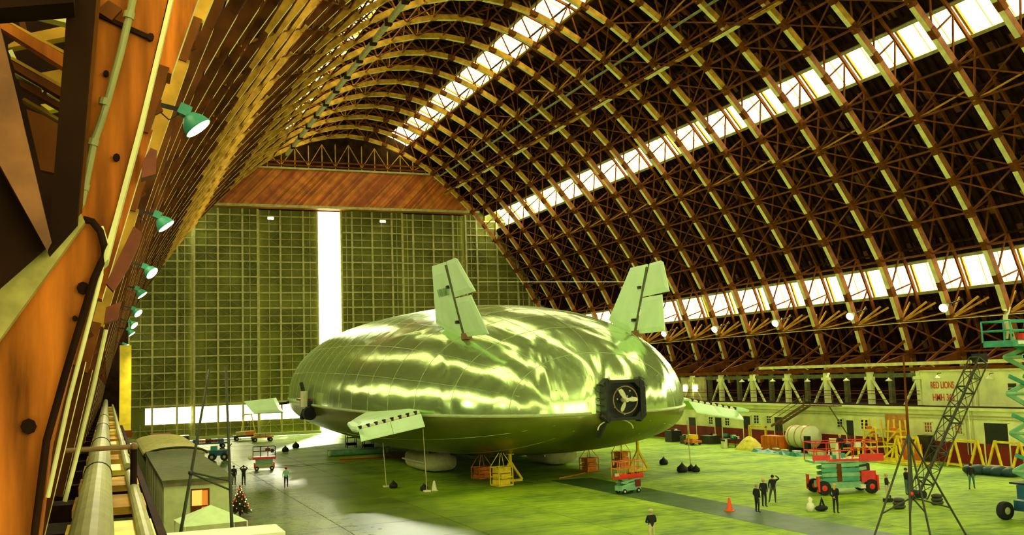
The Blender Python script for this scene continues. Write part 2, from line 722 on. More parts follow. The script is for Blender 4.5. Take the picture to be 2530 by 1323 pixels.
for j in range(0, 25):
    y = TRUSS_Y[j]
    beam('duct_section', (27.2, y + 0.5, 46.2), (27.2, y + 5.9, 46.2), 0.5, 0.5, STEEL, dp)
    beam('duct_collar', (27.2, y - .4, 46.2), (27.2, y + .3, 46.2), 0.7, 0.7, WOODD, dp)

# ---- floor of cast slabs
floor_ = MB().box((XC, (Y_BACK + Y_DOOR) / 2, -0.16), (90, Y_DOOR - Y_BACK + 2, 0.2)).build('floor', mat('slab_joint', (0.03, 0.035, 0.006), 0.8, var=0.2), kind='structure')


def floor_material():
    m = bpy.data.materials.new('floor_concrete')
    m.use_nodes = True
    nt = m.node_tree
    L = nt.links.new
    b = nt.nodes['Principled BSDF']
    g = nt.nodes.new('ShaderNodeNewGeometry')
    mp = nt.nodes.new('ShaderNodeMapping')
    mp.inputs['Scale'].default_value = (0.7, 1.1, 1.0)
    L(g.outputs['Position'], mp.inputs['Vector'])
    n1 = nt.nodes.new('ShaderNodeTexNoise')
    n1.inputs['Scale'].default_value = 0.16
    n1.inputs['Detail'].default_value = 6
    n2 = nt.nodes.new('ShaderNodeTexNoise')
    n2.inputs['Scale'].default_value = 1.3
    n2.inputs['Detail'].default_value = 6
    L(mp.outputs[0], n1.inputs['Vector'])
    L(mp.outputs[0], n2.inputs['Vector'])
    ad = nt.nodes.new('ShaderNodeMath')
    ad.operation = 'MULTIPLY_ADD'
    ad.inputs[1].default_value = 0.45
    L(n2.outputs[0], ad.inputs[0])
    sc = nt.nodes.new('ShaderNodeMath')
    sc.operation = 'MULTIPLY'
    sc.inputs[1].default_value = 0.6
    L(n1.outputs[0], sc.inputs[0])
    L(sc.outputs[0], ad.inputs[2])
    cr_ = nt.nodes.new('ShaderNodeValToRGB')
    e = cr_.color_ramp.elements
    e[0].position = 0.42
    e[0].color = (0.12, 0.24, 0.004, 1)
    e[1].position = 0.63
    e[1].color = (0.37, 0.58, 0.009, 1)
    L(ad.outputs[0], cr_.inputs[0])
    # polished aisle along the left side, duller and dustier to the right
    sx = nt.nodes.new('ShaderNodeSeparateXYZ')
    L(g.outputs['Position'], sx.inputs[0])
    ln = nt.nodes.new('ShaderNodeMapRange')          # the sealed aisle is darker concrete
    ln.inputs[1].default_value = 19
    ln.inputs[2].default_value = 25
    ln.inputs[3].default_value = 0.0
    ln.inputs[4].default_value = 1.0
    L(sx.outputs[0], ln.inputs[0])
    mxl = nt.nodes.new('ShaderNodeMix')
    mxl.data_type = 'RGBA'
    mxl.blend_type = 'MULTIPLY'
    iv = nt.nodes.new('ShaderNodeMath')
    iv.operation = 'SUBTRACT'
    iv.inputs[0].default_value = 1.0
    L(ln.outputs[0], iv.inputs[1])
    L(iv.outputs[0], mxl.inputs[0])
    L(cr_.outputs[0], mxl.inputs[6])
    mxl.inputs[7].default_value = (0.36, 0.34, 0.8, 1)
    L(mxl.outputs[2], b.inputs['Base Color'])
    mr = nt.nodes.new('ShaderNodeMapRange')
    mr.inputs[1].default_value = 14
    mr.inputs[2].default_value = 32
    mr.inputs[3].default_value = 0.16
    mr.inputs[4].default_value = 0.68
    L(sx.outputs[0], mr.inputs[0])
    rr = nt.nodes.new('ShaderNodeMath')
    rr.operation = 'MULTIPLY_ADD'
    rr.inputs[1].default_value = 0.25
    L(n2.outputs[0], rr.inputs[0])
    L(mr.outputs[0], rr.inputs[2])
    L(rr.outputs[0], b.inputs['Roughness'])
    b.inputs['Specular IOR Level'].default_value = 0.3
    bp = nt.nodes.new('ShaderNodeBump')
    bp.inputs['Strength'].default_value = 0.03
    bp.inputs['Distance'].default_value = 0.01
    L(n2.outputs[0], bp.inputs['Height'])
    L(bp.outputs[0], b.inputs['Normal'])
    return m


FLOORM = floor_material()
NX, NY = 11, 27
x0s, y0s = 0.0, -4.0
for i in range(NX):
    for k in range(NY):
        beam('slab', (x0s + i * 6.6 + 0.03, y0s + k * 6.6 + 3.3, -0.03), (x0s + i * 6.6 + 6.57, y0s + k * 6.6 + 3.3, -0.03), 6.54, 0.06, FLOORM, floor_)
MB().box((XC, -38, -0.03), (84, 68, 0.06)).build('slab_field', FLOORM, floor_)
MB().box((-5, 90, -0.03), (9.9, 170, 0.06)).build('slab_field', FLOORM, floor_)
MB().box((77, 90, -0.03), (8, 170, 0.06)).build('slab_field', FLOORM, floor_)
# painted lane along the right half of the floor and the steel rails across by the door
s0, s1 = F(1905, 1267), F(1905, 1292)
lane = MB().box(((s0.x + s1.x) / 2 - 0.3, 45, 0.004), (abs(s0.x - s1.x) * 1.0 + 1.2, 66, 0.008)).build('trim_1', mat('dark_floor_paint', (0.035, 0.10, 0.006), 0.6, var=0.35, scale=0.8), kind='structure')
for i, yy in enumerate((108.5, 110.2, 150.0), 2):
    MB().box((24, yy, 0.01), (48, 0.16, 0.02)).build('trim_%d' % i, BLACKM, kind='structure')
# apron outside both ends
MB().box((XC, 320, -0.3), (500, 296, 0.2)).build('ground_apron', mat('apron_concrete', (0.5, 0.5, 0.4), 0.8), kind='structure')
MB().box((XC, -220, -0.3), (500, 298, 0.2)).build('ground_apron', MATS['apron_concrete'], kind='structure')

# ---- back end wall with its doors standing open
wb_ = MB()
top = [V((p.x, Y_BACK, p.z)) for p in SKIN[::6]]
poly = [V((p.x, Y_BACK, p.z)) for p in SKIN]
lo = 33.0
upper = [p for p in poly if p.z >= lo]
wb_.prism(upper, (0, -0.4, 0))
for xa, xb in ((-6, 14), (62, 81)):
    wb_.box(((xa + xb) / 2, Y_BACK - .2, lo / 2), (xb - xa, 0.4, lo))
wb_.build('wall_back', DOORSHEET, kind='structure')

# ---- far end: gable lattice, header, door leaves
gable = [V((p.x, Y_DOOR + 0.6, p.z)) for p in SKIN if p.z >= 37.5]
wall_far = MB().prism(gable, (0, 0.4, 0)).build('wall_far', DECK, kind='structure')
yg = Y_DOOR - 2.2
for z in (45.3, 46.0):
    beam('gable_girt', (19, yg, z), (57, yg, z), 0.2, 0.25, WOODK, wall_far)
gx = [20 + i * 2.3 for i in range(16)]
for i, x in enumerate(gx):
    zt = 49.3 - ((x - XC) / 17.5) ** 2 * 4.0
    beam('gable_post', (x, yg, 44.6), (x, yg, zt), 0.14, 0.14, GOLD, wall_far)
    if i < 15:
        x2 = gx[i + 1]
        zt2 = 49.3 - ((x2 - XC) / 17.5) ** 2 * 4.0
        if i % 2:
            beam('gable_brace', (x, yg, 45.3), (x2, yg, zt2), 0.12, 0.12, GOLD, wall_far)
        else:
            beam('gable_brace', (x, yg, zt), (x2, yg, 45.3), 0.12, 0.12, GOLD, wall_far)
# header faced with diagonal boards
YH = Y_DOOR - 3.0


def half_at(z):
    for (a, za), (b, zb_) in zip(_half, _half[1:]):
        if za <= z <= zb_:
            return a + (b - a) * (z - za) / (zb_ - za)
    return 0


zb0, zt0 = 38.1, 44.6
hb0, hb1 = half_at(38.1) + 3.2, half_at(44.6) + 3.0
header = MB().prism([(XC - hb0, YH + .12, zb0), (XC + hb0, YH + .12, zb0), (XC + hb1, YH + .12, zt0), (XC - hb1, YH + .12, zt0)], (0, 3.0, 0))
header = header.build('trim_5', mat('header_boarding', (0.42, 0.11, 0.012), 0.6, var=0.4, scale=0.5), kind='structure')
hm = [mat('header_board_%s' % n, c, 0.55, var=0.35, scale=0.8) for n, c in (('russet', (0.34, 0.075, 0.007)), ('orange', (0.48, 0.125, 0.010)), ('amber', (0.58, 0.19, 0.018)))]
x = XC - hb0 - 7
bi = 0
while x < XC + hb0:
    # a 45 degree board clipped to the trapezoid
    pts = []
    for s in range(0, 9):
        z = zb0 + (zt0 - zb0) * s / 8
        xx = x + (z - zb0) * 0.95
        hh = hb0 + (hb1 - hb0) * (z - zb0) / (zt0 - zb0)
        if XC - hh <= xx and xx + 0.33 <= XC + hh:
            pts.append(z)
    if len(pts) >= 2:
        za, zc = pts[0], pts[-1]
        xa, xc_ = x + (za - zb0) * .95, x + (zc - zb0) * .95
        d = 0.02 + 0.05 * random.random()
        MB().prism([(xa, YH + .12, za), (xa + .33, YH + .12, za), (xc_ + .33, YH + .12, zc), (xc_, YH + .12, zc)], (0, -d, 0)).build('header_board', random.choice(hm), header)
    x += 0.35
beam('header_edge', (XC - hb0, YH - .05, zb0), (XC + hb0, YH - .05, zb0), 0.3, 0.4, STEEL, header)
beam('header_edge', (XC - hb1, YH - .05, zt0), (XC + hb1, YH - .05, zt0), 0.3, 0.3, STEEL, header)

# door leaves: sheeting + posts, girts and braces
lx = [on(px, 900, 1, Y_DOOR).x for px in (316, 478, 640, 791)]
rx = [on(px, 900, 1, Y_DOOR).x for px in (846, 1002, 1158, 1314, 1470)]
leaves = list(zip(lx, lx[1:])) + list(zip(rx, rx[1:]))
HD = 38.0
zw0, zw1 = 2.75, 5.35                                  # the glazed band
for n_, (a, b) in enumerate(leaves, 1):
    yk = Y_DOOR + (0.7 if n_ % 2 else 0.0)
    w = b - a
    left = n_ <= 3
    mb = MB()
    if left:
        xa = a + (2.65 if n_ == 1 else 0.0)
        mb.box(((a + b) / 2, yk + .5, zw0 / 2 + .25), (w, 0.1, zw0 - .5))
        mb.box(((a + b) / 2, yk + .5, (zw1 + HD + 1.4) / 2), (w, 0.1, HD + 1.4 - zw1))
        if n_ == 1:
            mb.box(((a + xa) / 2, yk + .5, (zw0 + zw1) / 2), (xa - a, 0.1, zw1 - zw0))
    else:
        mb.box(((a + b) / 2, yk + .5, HD / 2 + .8), (w, 0.1, HD + 1.2))
    door = mb.build('door_%d' % n_, DOORSHEET, kind='structure')
    if left:
        xa = a + (2.65 if n_ == 1 else 0.0)
        np_ = 3 if n_ == 1 else 4
        for i in range(np_):
            u0, u1 = xa + (b - xa) * i / np_, xa + (b - xa) * (i + 1) / np_
            beam('pane', (u0 + .07, yk + .45, (zw0 + zw1) / 2), (u1 - .07, yk + .45, (zw0 + zw1) / 2), 0.05, zw1 - zw0 - .1, DAYLIGHT, door)
    posts = [a + 0.12, a + w * .18, a + w * .5, a + w * .82, b - 0.12] if not left else [a + .12, a + w * .37, a + w * .75, b - .12]
    for x in posts:
        beam('door_post', (x, yk, 0.1), (x, yk, HD), 0.3, 0.3, STEEL, door, up=(0, 1, 0))
    thin = [(u + v_) / 2 for u, v_ in zip(posts, posts[1:])]
    for x in thin:
        for (z0, z1) in (((0.1, zw0), (zw1, HD)) if left else ((0.1, HD),)):
            beam('door_stud', (x, yk + .3, z0), (x, yk + .3, z1), 0.14, 0.14, STEEL, door, up=(0, 1, 0))
    z = 0.5
    r = 0
    while z < HD:
        if not (left and zw0 + .1 < z < zw1 - .1):
            beam('door_girt', (a, yk - .02, z), (b, yk - .02, z), 0.2 if r % 2 == 0 else 0.1, 0.22 if r % 2 == 0 else .1, STEEL, door)
        z += 1.30
        r += 1
    br = MB()
    z = 5.7
    while z < HD - 3:
        for u, v_ in zip(posts, posts[1:]):
            if v_ - u < 2:
                continue
            m_ = (u + v_) / 2
            for (pa, pb) in (((u, z), (m_, z + 1.3)), ((m_, z + 1.3), (v_, z)), ((u, z + 2.6), (m_, z + 1.3)), ((m_, z + 1.3), (v_, z + 2.6))):
                br.bar((pa[0], yk + .05, pa[1]), (pb[0], yk + .05, pb[1]), 0.05)
        z += 2.6
    for u, v_ in zip(posts, posts[1:]):
        m_ = (u + v_) / 2
        br.bar((u, yk + .05, 0.4), (m_, yk + .05, 2.6), .1).bar((m_, yk + .05, 2.6), (v_, yk + .05, .4), .1)
    br.build('door_braces', mat('dim_steel', (.22, .22, .06), .7), door, kind='stuff')
# dark side wall left of the leaves and the sill under the door
MB().box(((lx[0] - 8) / 2, Y_DOOR + .6, 19), (lx[0] + 8, 0.3, 38)).build('wall_far_side', WOODD, kind='structure')
MB().box(((rx[-1] + 82) / 2, Y_DOOR + .6, 19), (82 - rx[-1], 0.3, 38)).build('wall_far_side', WOODD, kind='structure')
for (a, b, i) in ((lx[0], lx[-1], 6), (rx[0], rx[-1], 7)):
    MB().box(((a + b) / 2, Y_DOOR - .35, 0.35), (b - a, 0.5, 0.5)).build('trim_%d' % i, GREYG, kind='structure')

# ================================================================== RIGHT SIDE: shops under the trusses
XR = 68.0
wall_right = MB().box((XR + 1.2, 66, 2.35), (2.4, 200, 4.7)).build('wall_right', CONCRETE, kind='structure')
MB().box((XR - .03, 66, 0.89), (0.06, 200, 1.78)).build('dado', REDD, wall_right)
MB().box((XR - .10, 66, 4.62), (0.30, 200, 0.24)).build('cornice', CONCRETE, wall_right)
MB().box((XR - .05, 66, 4.05), (0.16, 200, 0.10)).build('wall_pipe', STEEL, wall_right)
MB().box((XR - .04, 66, 3.80), (0.10, 200, 0.05)).build('wall_pipe', STEEL, wall_right)
MB().box((XR + 11.5, 66, 9.0), (.3, 200, 18)).build('wall_right_back', WOODD, kind='structure')
MB().box((XR + 5.5, 66, 4.72), (11, 200, 0.1)).build('gallery_floor', WOODD, wall_right)
gallery = wall_right


def wall_rect(px0, px1, py0, py1):
    """pixel box on the shop wall -> (y0, y1, z0, z1)"""
    a, b = on(px0, (py0 + py1) / 2, 0, XR), on(px1, (py0 + py1) / 2, 0, XR)
    m = (px0 + px1) / 2
    zt, zb_ = on(m, py0, 0, XR).z, on(m, py1, 0, XR).z
    return min(a.y, b.y), max(a.y, b.y), zb_, zt


def opening(name, rect, panel, fm=None, bars=(1, 1), depth=0.06):
    y0, y1, z0, z1 = rect
    w = MB()
    t = 0.12
    for c, s in ((((XR - depth), (y0 + y1) / 2, z1), (0.1, y1 - y0 + t, t)), ((XR - depth, (y0 + y1) / 2, z0), (0.1, y1 - y0 + t, t)),
                 ((XR - depth, y0, (z0 + z1) / 2), (0.1, t, z1 - z0)), ((XR - depth, y1, (z0 + z1) / 2), (0.1, t, z1 - z0))):
        w.box(c, s)
    f = w.build(name, fm or CONCRETE, wall_right)
    MB().box((XR - depth + .035, (y0 + y1) / 2, (z0 + z1) / 2), (0.04, y1 - y0, z1 - z0)).build('panel' if 'door' in name else 'pane', panel, f)
    g = MB()
    for i in range(1, bars[0]):
        g.box((XR - depth, y0 + (y1 - y0) * i / bars[0], (z0 + z1) / 2), (0.06, 0.05, z1 - z0))
    for i in range(1, bars[1]):
        g.box((XR - depth, (y0 + y1) / 2, z0 + (z1 - z0) * i / bars[1]), (0.06, y1 - y0, 0.05))
    if g.v:
        g.build('glazing_bar', fm or STEEL, f)
    return f


REDGL = mat('rusty_shutter', (0.30, 0.10, 0.03), 0.7)
for px0, px1, py0, py1 in ((1703, 1722, 1031, 1078), (1768, 1786, 1031, 1084), (1838, 1857, 1028, 1086), (1915, 1937, 1030, 1090), (2093, 2113, 1038, 1102)):
    y0, y1, z0, z1 = wall_rect(px0, px1, py0, py1)
    opening('shop_door', (y0, y1, 0.05, z1), BLACKM, bars=(1, 1))
y0, y1, z0, z1 = wall_rect(2433, 2495, 1045, 1110)
opening('shop_door', (y0, y1, 0.05, z1), BLACKM, bars=(1, 1))
for px0, px1, py0, py1 in ((1752, 1763, 1030, 1050), (1792, 1804, 1033, 1053), (1863, 1877, 1026, 1048), (1895, 1907, 1028, 1047), (2069, 2084, 1035, 1057), (2128, 2147, 1037, 1062)):
    opening('shop_window', wall_rect(px0, px1, py0, py1), GLASSD, CONCRETE, bars=(2, 3))
for px0, px1, py0, py1 in ((2285, 2305, 1043, 1070), (2360, 2380, 1047, 1074)):
    opening('shop_window', wall_rect(px0, px1, py0, py1), REDGL, CONCRETE, bars=(3, 3))
y0, y1, z0, z1 = wall_rect(2190, 2240, 1023, 1082)
MB().box((XR - .06, (y0 + y1) / 2, (z0 + z1) / 2), (0.1, y1 - y0, z1 - z0)).build('plywood_patch', mat('warm_plywood', (0.55, 0.25, 0.05), .7, var=.3), wall_right)
# upper storey: columns, V braces, beam, dark gallery, rails
XG = 70.2
for j, y in enumerate(TRUSS_Y):
    if y < 28:
        continue
    beam('column', (XG, y, 4.7), (XG, y, 8.2), 0.5, 0.5, CONCRETE, wall_right, up=(0, 1, 0))
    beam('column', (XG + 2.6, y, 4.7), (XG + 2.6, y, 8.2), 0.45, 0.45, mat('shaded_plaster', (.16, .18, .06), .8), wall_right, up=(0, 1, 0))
    beam('column_corbel', (XG - .1, y - .55, 7.3), (XG - .1, y + .55, 7.3), 0.4, 0.3, CONCRETE, wall_right)
    beam('truss_heel', (XG + 1.0, y, 8.2), (75.2, y, 9.2), 0.5, 0.9, WOODK, wall_right)
    beam('truss_heel', (XG + 0.2, y, 8.2), (75.0, y, 11.0), 0.2, 0.22, WOODK, wall_right)
    if 73.9 < y:
        beam('v_brace', (XG, y + .3, 7.2), (XG, y + 2.2, 4.7), 0.19, 0.19, CONCRETE, wall_right)
        beam('v_brace', (XG, y - .3, 7.2), (XG, y - 2.2, 4.7), 0.19, 0.19, CONCRETE, wall_right)
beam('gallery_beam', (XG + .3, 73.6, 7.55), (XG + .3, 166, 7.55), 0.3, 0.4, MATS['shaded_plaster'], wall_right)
beam('gallery_fascia', (XG - .2, 28, 8.1), (XG - .2, 166, 8.1), 0.3, 0.35, WOODK, wall_right)
for z in (5.25, 5.8, 6.1):
    beam('gallery_rail', (XG - .5, 73.6, z), (XG - .5, 120, z), 0.05, 0.05, WOODK, wall_right)
# plastered upper wall with the sign
MB().box((XG - .15, 51.0, 6.3), (0.3, 45.0, 3.25)).build('upper_wall', CONCRETE, wall_right)
MB().box((XG - .2, 51.0, 7.9), (0.5, 45.2, 0.16)).build('upper_cornice', PALE, wall_right)
a_, b_ = on(1684, 968, 0, XG), on(1742, 968, 0, XG)
MB().box((XG + .1, (a_.y + b_.y) / 2, 6.2), (0.3, abs(a_.y - b_.y), 3.0)).build('upper_wall', mat('beige_plaster', (.55, .48, .2), .8), wall_right)
for px in (1693, 1718):
    q = on(px, 960, 0, XG - .1)
    MB().box((XG - .1, q.y, q.z), (0.1, 0.9, 0.75)).build('bright_window', DAYLIGHT, wall_right)
q = on(2502, 963, 0, XG - .3)
opn = MB().box((XG - .33, q.y, q.z), (0.06, 0.8, 1.0)).build('upper_window', BLACKM, wall_right)
for dz in (-.2, .12):
    MB().box((XG - .38, q.y, q.z + dz), (0.05, 0.8, 0.06)).build('glazing_bar', CONCRETE, opn)
REDTXT = mat('red_lettering', (0.70, 0.08, 0.01), 0.7, var=0.25)
ROT = Matrix(((0, 0, -1, 0), (-1, 0, 0, 0), (0, 1, 0, 0), (0, 0, 0, 1)))     # faces -X, reads left to right seen from the hall
for body, pxa, pxb, pyc, sz in (('RED LIONS', 2299, 2357, 953, 1.0), ('HMH 363', 2305, 2358, 983.5, 1.0)):
    a_, b_ = on(pxa, pyc, 0, XG - .32), on(pxb, pyc, 0, XG - .32)
    t_ = text_mesh('sign_lettering', body, 0.78, REDTXT, Matrix.Translation((XG - .32, (a_.y + b_.y) / 2, (a_.z + b_.z) / 2)) @ ROT, wall_right)
    wdt = max(v.co.x for v in t_.data.vertices) - min(v.co.x for v in t_.data.vertices)
    t_.scale.x *= abs(a_.y - b_.y) / wdt
    t_.scale.y *= 0.62 / 0.55
# crane rail pipe in front of the trusses
rp = thing('overhead_rail', 'long straight yellowish rail in front of the gallery', 'rail', (XR + 1.5, 78, 8.62))
beam('rail_bar', (XR + 1.5, 56, 8.62), (XR + 1.5, 98, 8.62), 0.18, 0.3, PALE, rp)
for y in range(60, 98, 6):
    beam('rail_bracket', (XR + 1.5, y, 8.62), (XG, y, 8.2), 0.08, 0.1, STEEL, rp)
# pipework running up the plaster between sign and window
for dy, m_ in ((0, STEEL), (.35, CONCRETE), (.7, STEEL)):
    q = on(2402, 960, 0, XG - .3)
    MB().cyl((XG - .42, q.y - dy, 4.7), (XG - .42, q.y - dy, 7.8), 0.05, n=6).build('riser_pipe', m_, wall_right)
    MB().cyl((XR - .12, q.y - dy - 1, 0.8), (XR - .12, q.y - dy - 1, 4.6), 0.05, n=6).build('riser_pipe', m_, wall_right)
# steel stair up to the gallery
st = thing('steel_stair', 'brown steel stair with landing climbing to the gallery', 'stair', (XR - 1.4, 88.4, 0))
sa, sb = on(1962, 1040, 0, XR - 1.2), on(2003, 1006, 0, XR - 1.2)
STAIRM = mat('rusty_stair_steel', (0.12, 0.07, 0.02), .7)
for s in (-.45, .45):
    beam('stringer', (XR - 1.2 + s, 92.0, 2.4), (XR - 1.2 + s, 86.2, 4.75), 0.08, 0.25, STAIRM, st)
    beam('handrail', (XR - 1.2 + s, 92.0, 3.4), (XR - 1.2 + s, 86.2, 5.75), 0.05, 0.05, STAIRM, st)
    beam('handrail', (XR - 1.2 + s, 86.2, 5.75), (XR - 1.2 + s, 81.6, 5.75), 0.05, 0.05, STAIRM, st)
for i in range(10):
    u = i / 9
    beam('tread', (XR - 1.65, 91.8 - 5.4 * u, 2.5 + 2.2 * u), (XR - .75, 91.8 - 5.4 * u, 2.5 + 2.2 * u), 0.28, 0.05, STAIRM, st)
beam('landing', (XR - 1.2, 86.2, 4.7), (XR - 1.2, 81.6, 4.7), 1.0, 0.12, STAIRM, st)
for y in (81.7, 84.0, 86.2):
    beam('rail_post', (XR - 1.65, y, 4.7), (XR - 1.65, y, 5.75), 0.05, 0.05, STAIRM, st)
beam('prop', (XR - 1.6, 82.4, 4.7), (XR - 1.0, 79.0, 0.1), 0.08, 0.08, STAIRM, st)
beam('prop', (XR - .8, 91.8, 2.4), (XR - .8, 91.8, 0.0), 0.1, 0.1, STAIRM, st)

# ================================================================== LEFT SIDE: gallery where the viewer stands
wall_left = MB().box((-4.0, 88, 3.1), (5.2, 168, 6.2)).build('wall_left', WOODD, kind='structure')
MB().box((-4.6, 50, 10.5), (0.2, 250, 9)).build('wall_left_boards', WOODD, wall_left)
for i in range(26):
    y = 13.7 + i * 3.9
    beam('gallery_plank', (0.05, y, 6.85), (0.05, y + 2.1, 6.85), 1.1, 0.12, GOLD if i % 3 else YEL, wall_left)
    beam('gallery_joist', (-1.6, y + 2.6, 6.6), (0.55, y + 2.6, 6.6), 0.3, 0.3, WOODD, wall_left)
beam('gallery_edge', (0.75, 10, 6.4), (0.75, 120, 6.4), 0.12, 0.6, WOODD, wall_left)
bp_ = thing('main_pipe', 'fat pale green pipe running along the gallery below the viewer', 'pipe', (-0.13, 60, 7.4))
MB().cyl((0, -54, 0), (0, 60, 0), 0.205, n=20).build('pipe_run', CONDUIT, bp_, smooth=False)
for y in (18, 27, 38, 50):
    MB().lathe([(0.2, -.02), (0.222, -.02), (0.222, .02), (0.2, .02)], (0, y - 60, 0), (0, 1, 0), 20).build('pipe_band', BLACKM, bp_)
sp2 = thing('small_pipe', 'thinner pale pipe beside the fat pipe on the gallery', 'pipe', (0.46, 60, 6.95))
MB().cyl((0, -54, 0), (0, -36.5, 0), 0.105, n=14).build('pipe_run', CONDUIT, sp2)
MB().cyl((0.02, -36.5, 0.02), (0.02, -33, 0.1), 0.085, n=14).build('pipe_coupling', WOODD, sp2)
MB().cyl((-.03, -36, 0.12), (0.0, 40, 0.3), 0.09, n=14).build('pipe_run', CONDUIT, sp2)
cp = thing('cross_pipe', 'rusty pipe crossing over the fat pipe with a dangling valve', 'pipe', (0, 20, 7.72))
MB().cyl((-1.1, 0, -.01), (0.46, 0, 0.0), 0.045, n=10).build('pipe_run', mat('rusty_pipe', (.22, .13, .04), .7), cp)
MB().cyl((0.46, 0, 0.04), (0.46, 0, -0.75), 0.06, n=10).build('pipe_drop', WOODD, cp)
MB().ball((0.46, 0, 0), 0.075).build('pipe_elbow', MATS['rusty_pipe'], cp)
yp = thing('yellow_post', 'tall yellow lit post at the end of the left row of trusses', 'post', (0.95, 62, 6))
MB().box((0, 0, 2.6), (0.62, 0.6, 5.2)).build('post_shaft', YEL, yp)  # lamp light on the concrete bent is put into its yellow colour
MB().box((0, 0, 0.2), (0.75, 0.7, 0.4)).build('post_foot', WOODK, yp)
rl = thing('gallery_railing', 'small iron railing at the far end of the gallery', 'railing', (0.1, 70, 6.9))
for x in (.62, .8, .98):
    MB().cyl((x, 0, 0), (x, 0, 1.2), 0.03, n=6).build('rail_post', BLACKM, rl)
for z in (0.6, 1.2):
    MB().cyl((.62, 0, z), (.98, 0, z), 0.03, n=6).build('rail_bar', BLACKM, rl)

# the nearest truss leg, close to the viewer
near = [o for o in ceiling.children if o.name.startswith('roof_truss')]
near.sort(key=lambda o: o.location.y)
near = near[1]


def plate(name, pts, y, th, m):
    base = V((XC, TRUSS_Y[1], 9.0))
    return MB().prism([on(px, py, 1, y) - base for px, py in pts], (0, th, 0)).build(name, m, near)


plate('leg_timber', [(238, -60), (428, -60), (344, 300), (280, 540), (245, 660), (180, 885), (125, 1110), (85, 1450), (-220, 1450), (-220, 1000), (0, 830), (190, 545)], 7.9, 0.34, WOOD)
plate('leg_facing', [(431, -60), (441, -60), (357, 300), (293, 540), (268, 640), (246, 660), (281, 540), (345, 300)], 7.86, 0.42, PALE)
plate('diagonal_brace', [(192, 512), (210, 548), (0, 838), (-90, 960), (-90, 800), (0, 700), (125, 592)], 7.74, 0.14, mat('yellowed_brace', (.50, .42, .10), .8, var=.25, scale=6))
plate('dark_post', [(172, -60), (240, -60), (190, 545), (118, 625)], 7.45, 0.25, WOODD)
plate('post_edge', [(236, -60), (252, -60), (202, 520), (186, 540)], 7.66, 0.12, WOODK)
plate('leaning_brace', [(-60, -40), (0, 65), (124, 590), (112, 612), (-60, 300)], 7.2, 0.2, mat('brown_near_timber', (.26, .10, .025), .75, var=.4, scale=3, bump=.2))
plate('shadow_board', [(-80, 280), (112, 610), (128, 600), (0, 712), (-80, 820)], 7.42, 0.05, WOODD)
plate('top_beam', [(-80, -80), (182, -80), (182, 6), (-80, 26)], 7.1, 0.3, WOODD)
plate('glazing_mask_board', [(-90, -90), (200, -90), (200, 560), (-90, 700)], 12.5, 0.06, WOODD)  # dark board added to hide the bright strip behind the opening
for nm, pts, yy, m_ in (('tie_beam', [(38, 20), (125, 15), (178, 30), (178, 60), (60, 30)], 9.4, PALE), ('tie_beam', [(20, 110), (72, 82), (178, 60), (176, 88), (20, 118)], 9.9, GOLD),
                        ('tie_beam', [(-10, 38), (-10, 62), (165, 172), (168, 140)], 9.0, WOOD), ('tie_beam', [(-10, 34), (-10, 40), (168, 138), (168, 130)], 9.0, GOLD),
                        ('tie_beam', [(28, 150), (162, 222), (160, 245), (36, 172)], 9.2, WOODK), ('tie_beam', [(26, 146), (30, 140), (162, 214), (162, 222)], 9.2, GOLD),
                        ('tie_beam', [(45, 195), (157, 258), (155, 272), (50, 212)], 9.3, WOODK), ('tie_beam', [(100, 180), (167, 168), (164, 208), (140, 210)], 10.2, GOLD),
                        ('tie_beam', [(36, 182), (40, 178), (106, 214), (102, 219)], 9.3, PALE), ('tie_beam', [(100, 258), (125, 255), (143, 268), (120, 273)], 10.0, YEL),
                        ('tie_beam', [(55, 246), (60, 241), (153, 296), (150, 302)], 9.5, GOLD), ('tie_beam', [(115, 230), (122, 225), (157, 243), (156, 250)], 9.9, PALE),
                        ('tie_beam', [(40, 30), (56, 28), (68, 80), (54, 80)], 10.4, WOODK), ('tie_beam', [(20, 125), (30, 122), (42, 148), (32, 152)], 9.6, PALE),
                        ('tie_beam', [(65, 270), (150, 300), (145, 430), (100, 420)], 10.6, WOODK), ('tie_beam', [(-10, 15), (30, 18), (20, 48), (-10, 56)], 10.2, GOLD)):
    plate(nm, pts, yy, 0.14, m_)  # pale and golden tones put light from the strip into these beams
plate('slot', [(236, 36), (240, 28), (366, 84), (364, 95)], 7.86, 0.06, WOODD)
plate('washer_plate', [(238, 26), (268, 0), (302, 22), (276, 50)], 7.84, 0.05, WOODK)
for cx_, cy_, r in ((262, 180, 7), (288, 388, 9), (372, 90, 9), (205, 712, 16), (70, 1055, 20), (185, 787, 7)):
    plate('bolt_head', [(cx_ + r * math.cos(a * math.pi / 4), cy_ + r * math.sin(a * math.pi / 4)) for a in range(8)], 7.85, 0.06, WOODD)


def pipe_px(name, pts, y, r, m):
    base = V((XC, TRUSS_Y[1], 9.0))
    MB().tube([on(px, py, 1, y) - base for px, py in pts], r, 10).build(name, m, near)


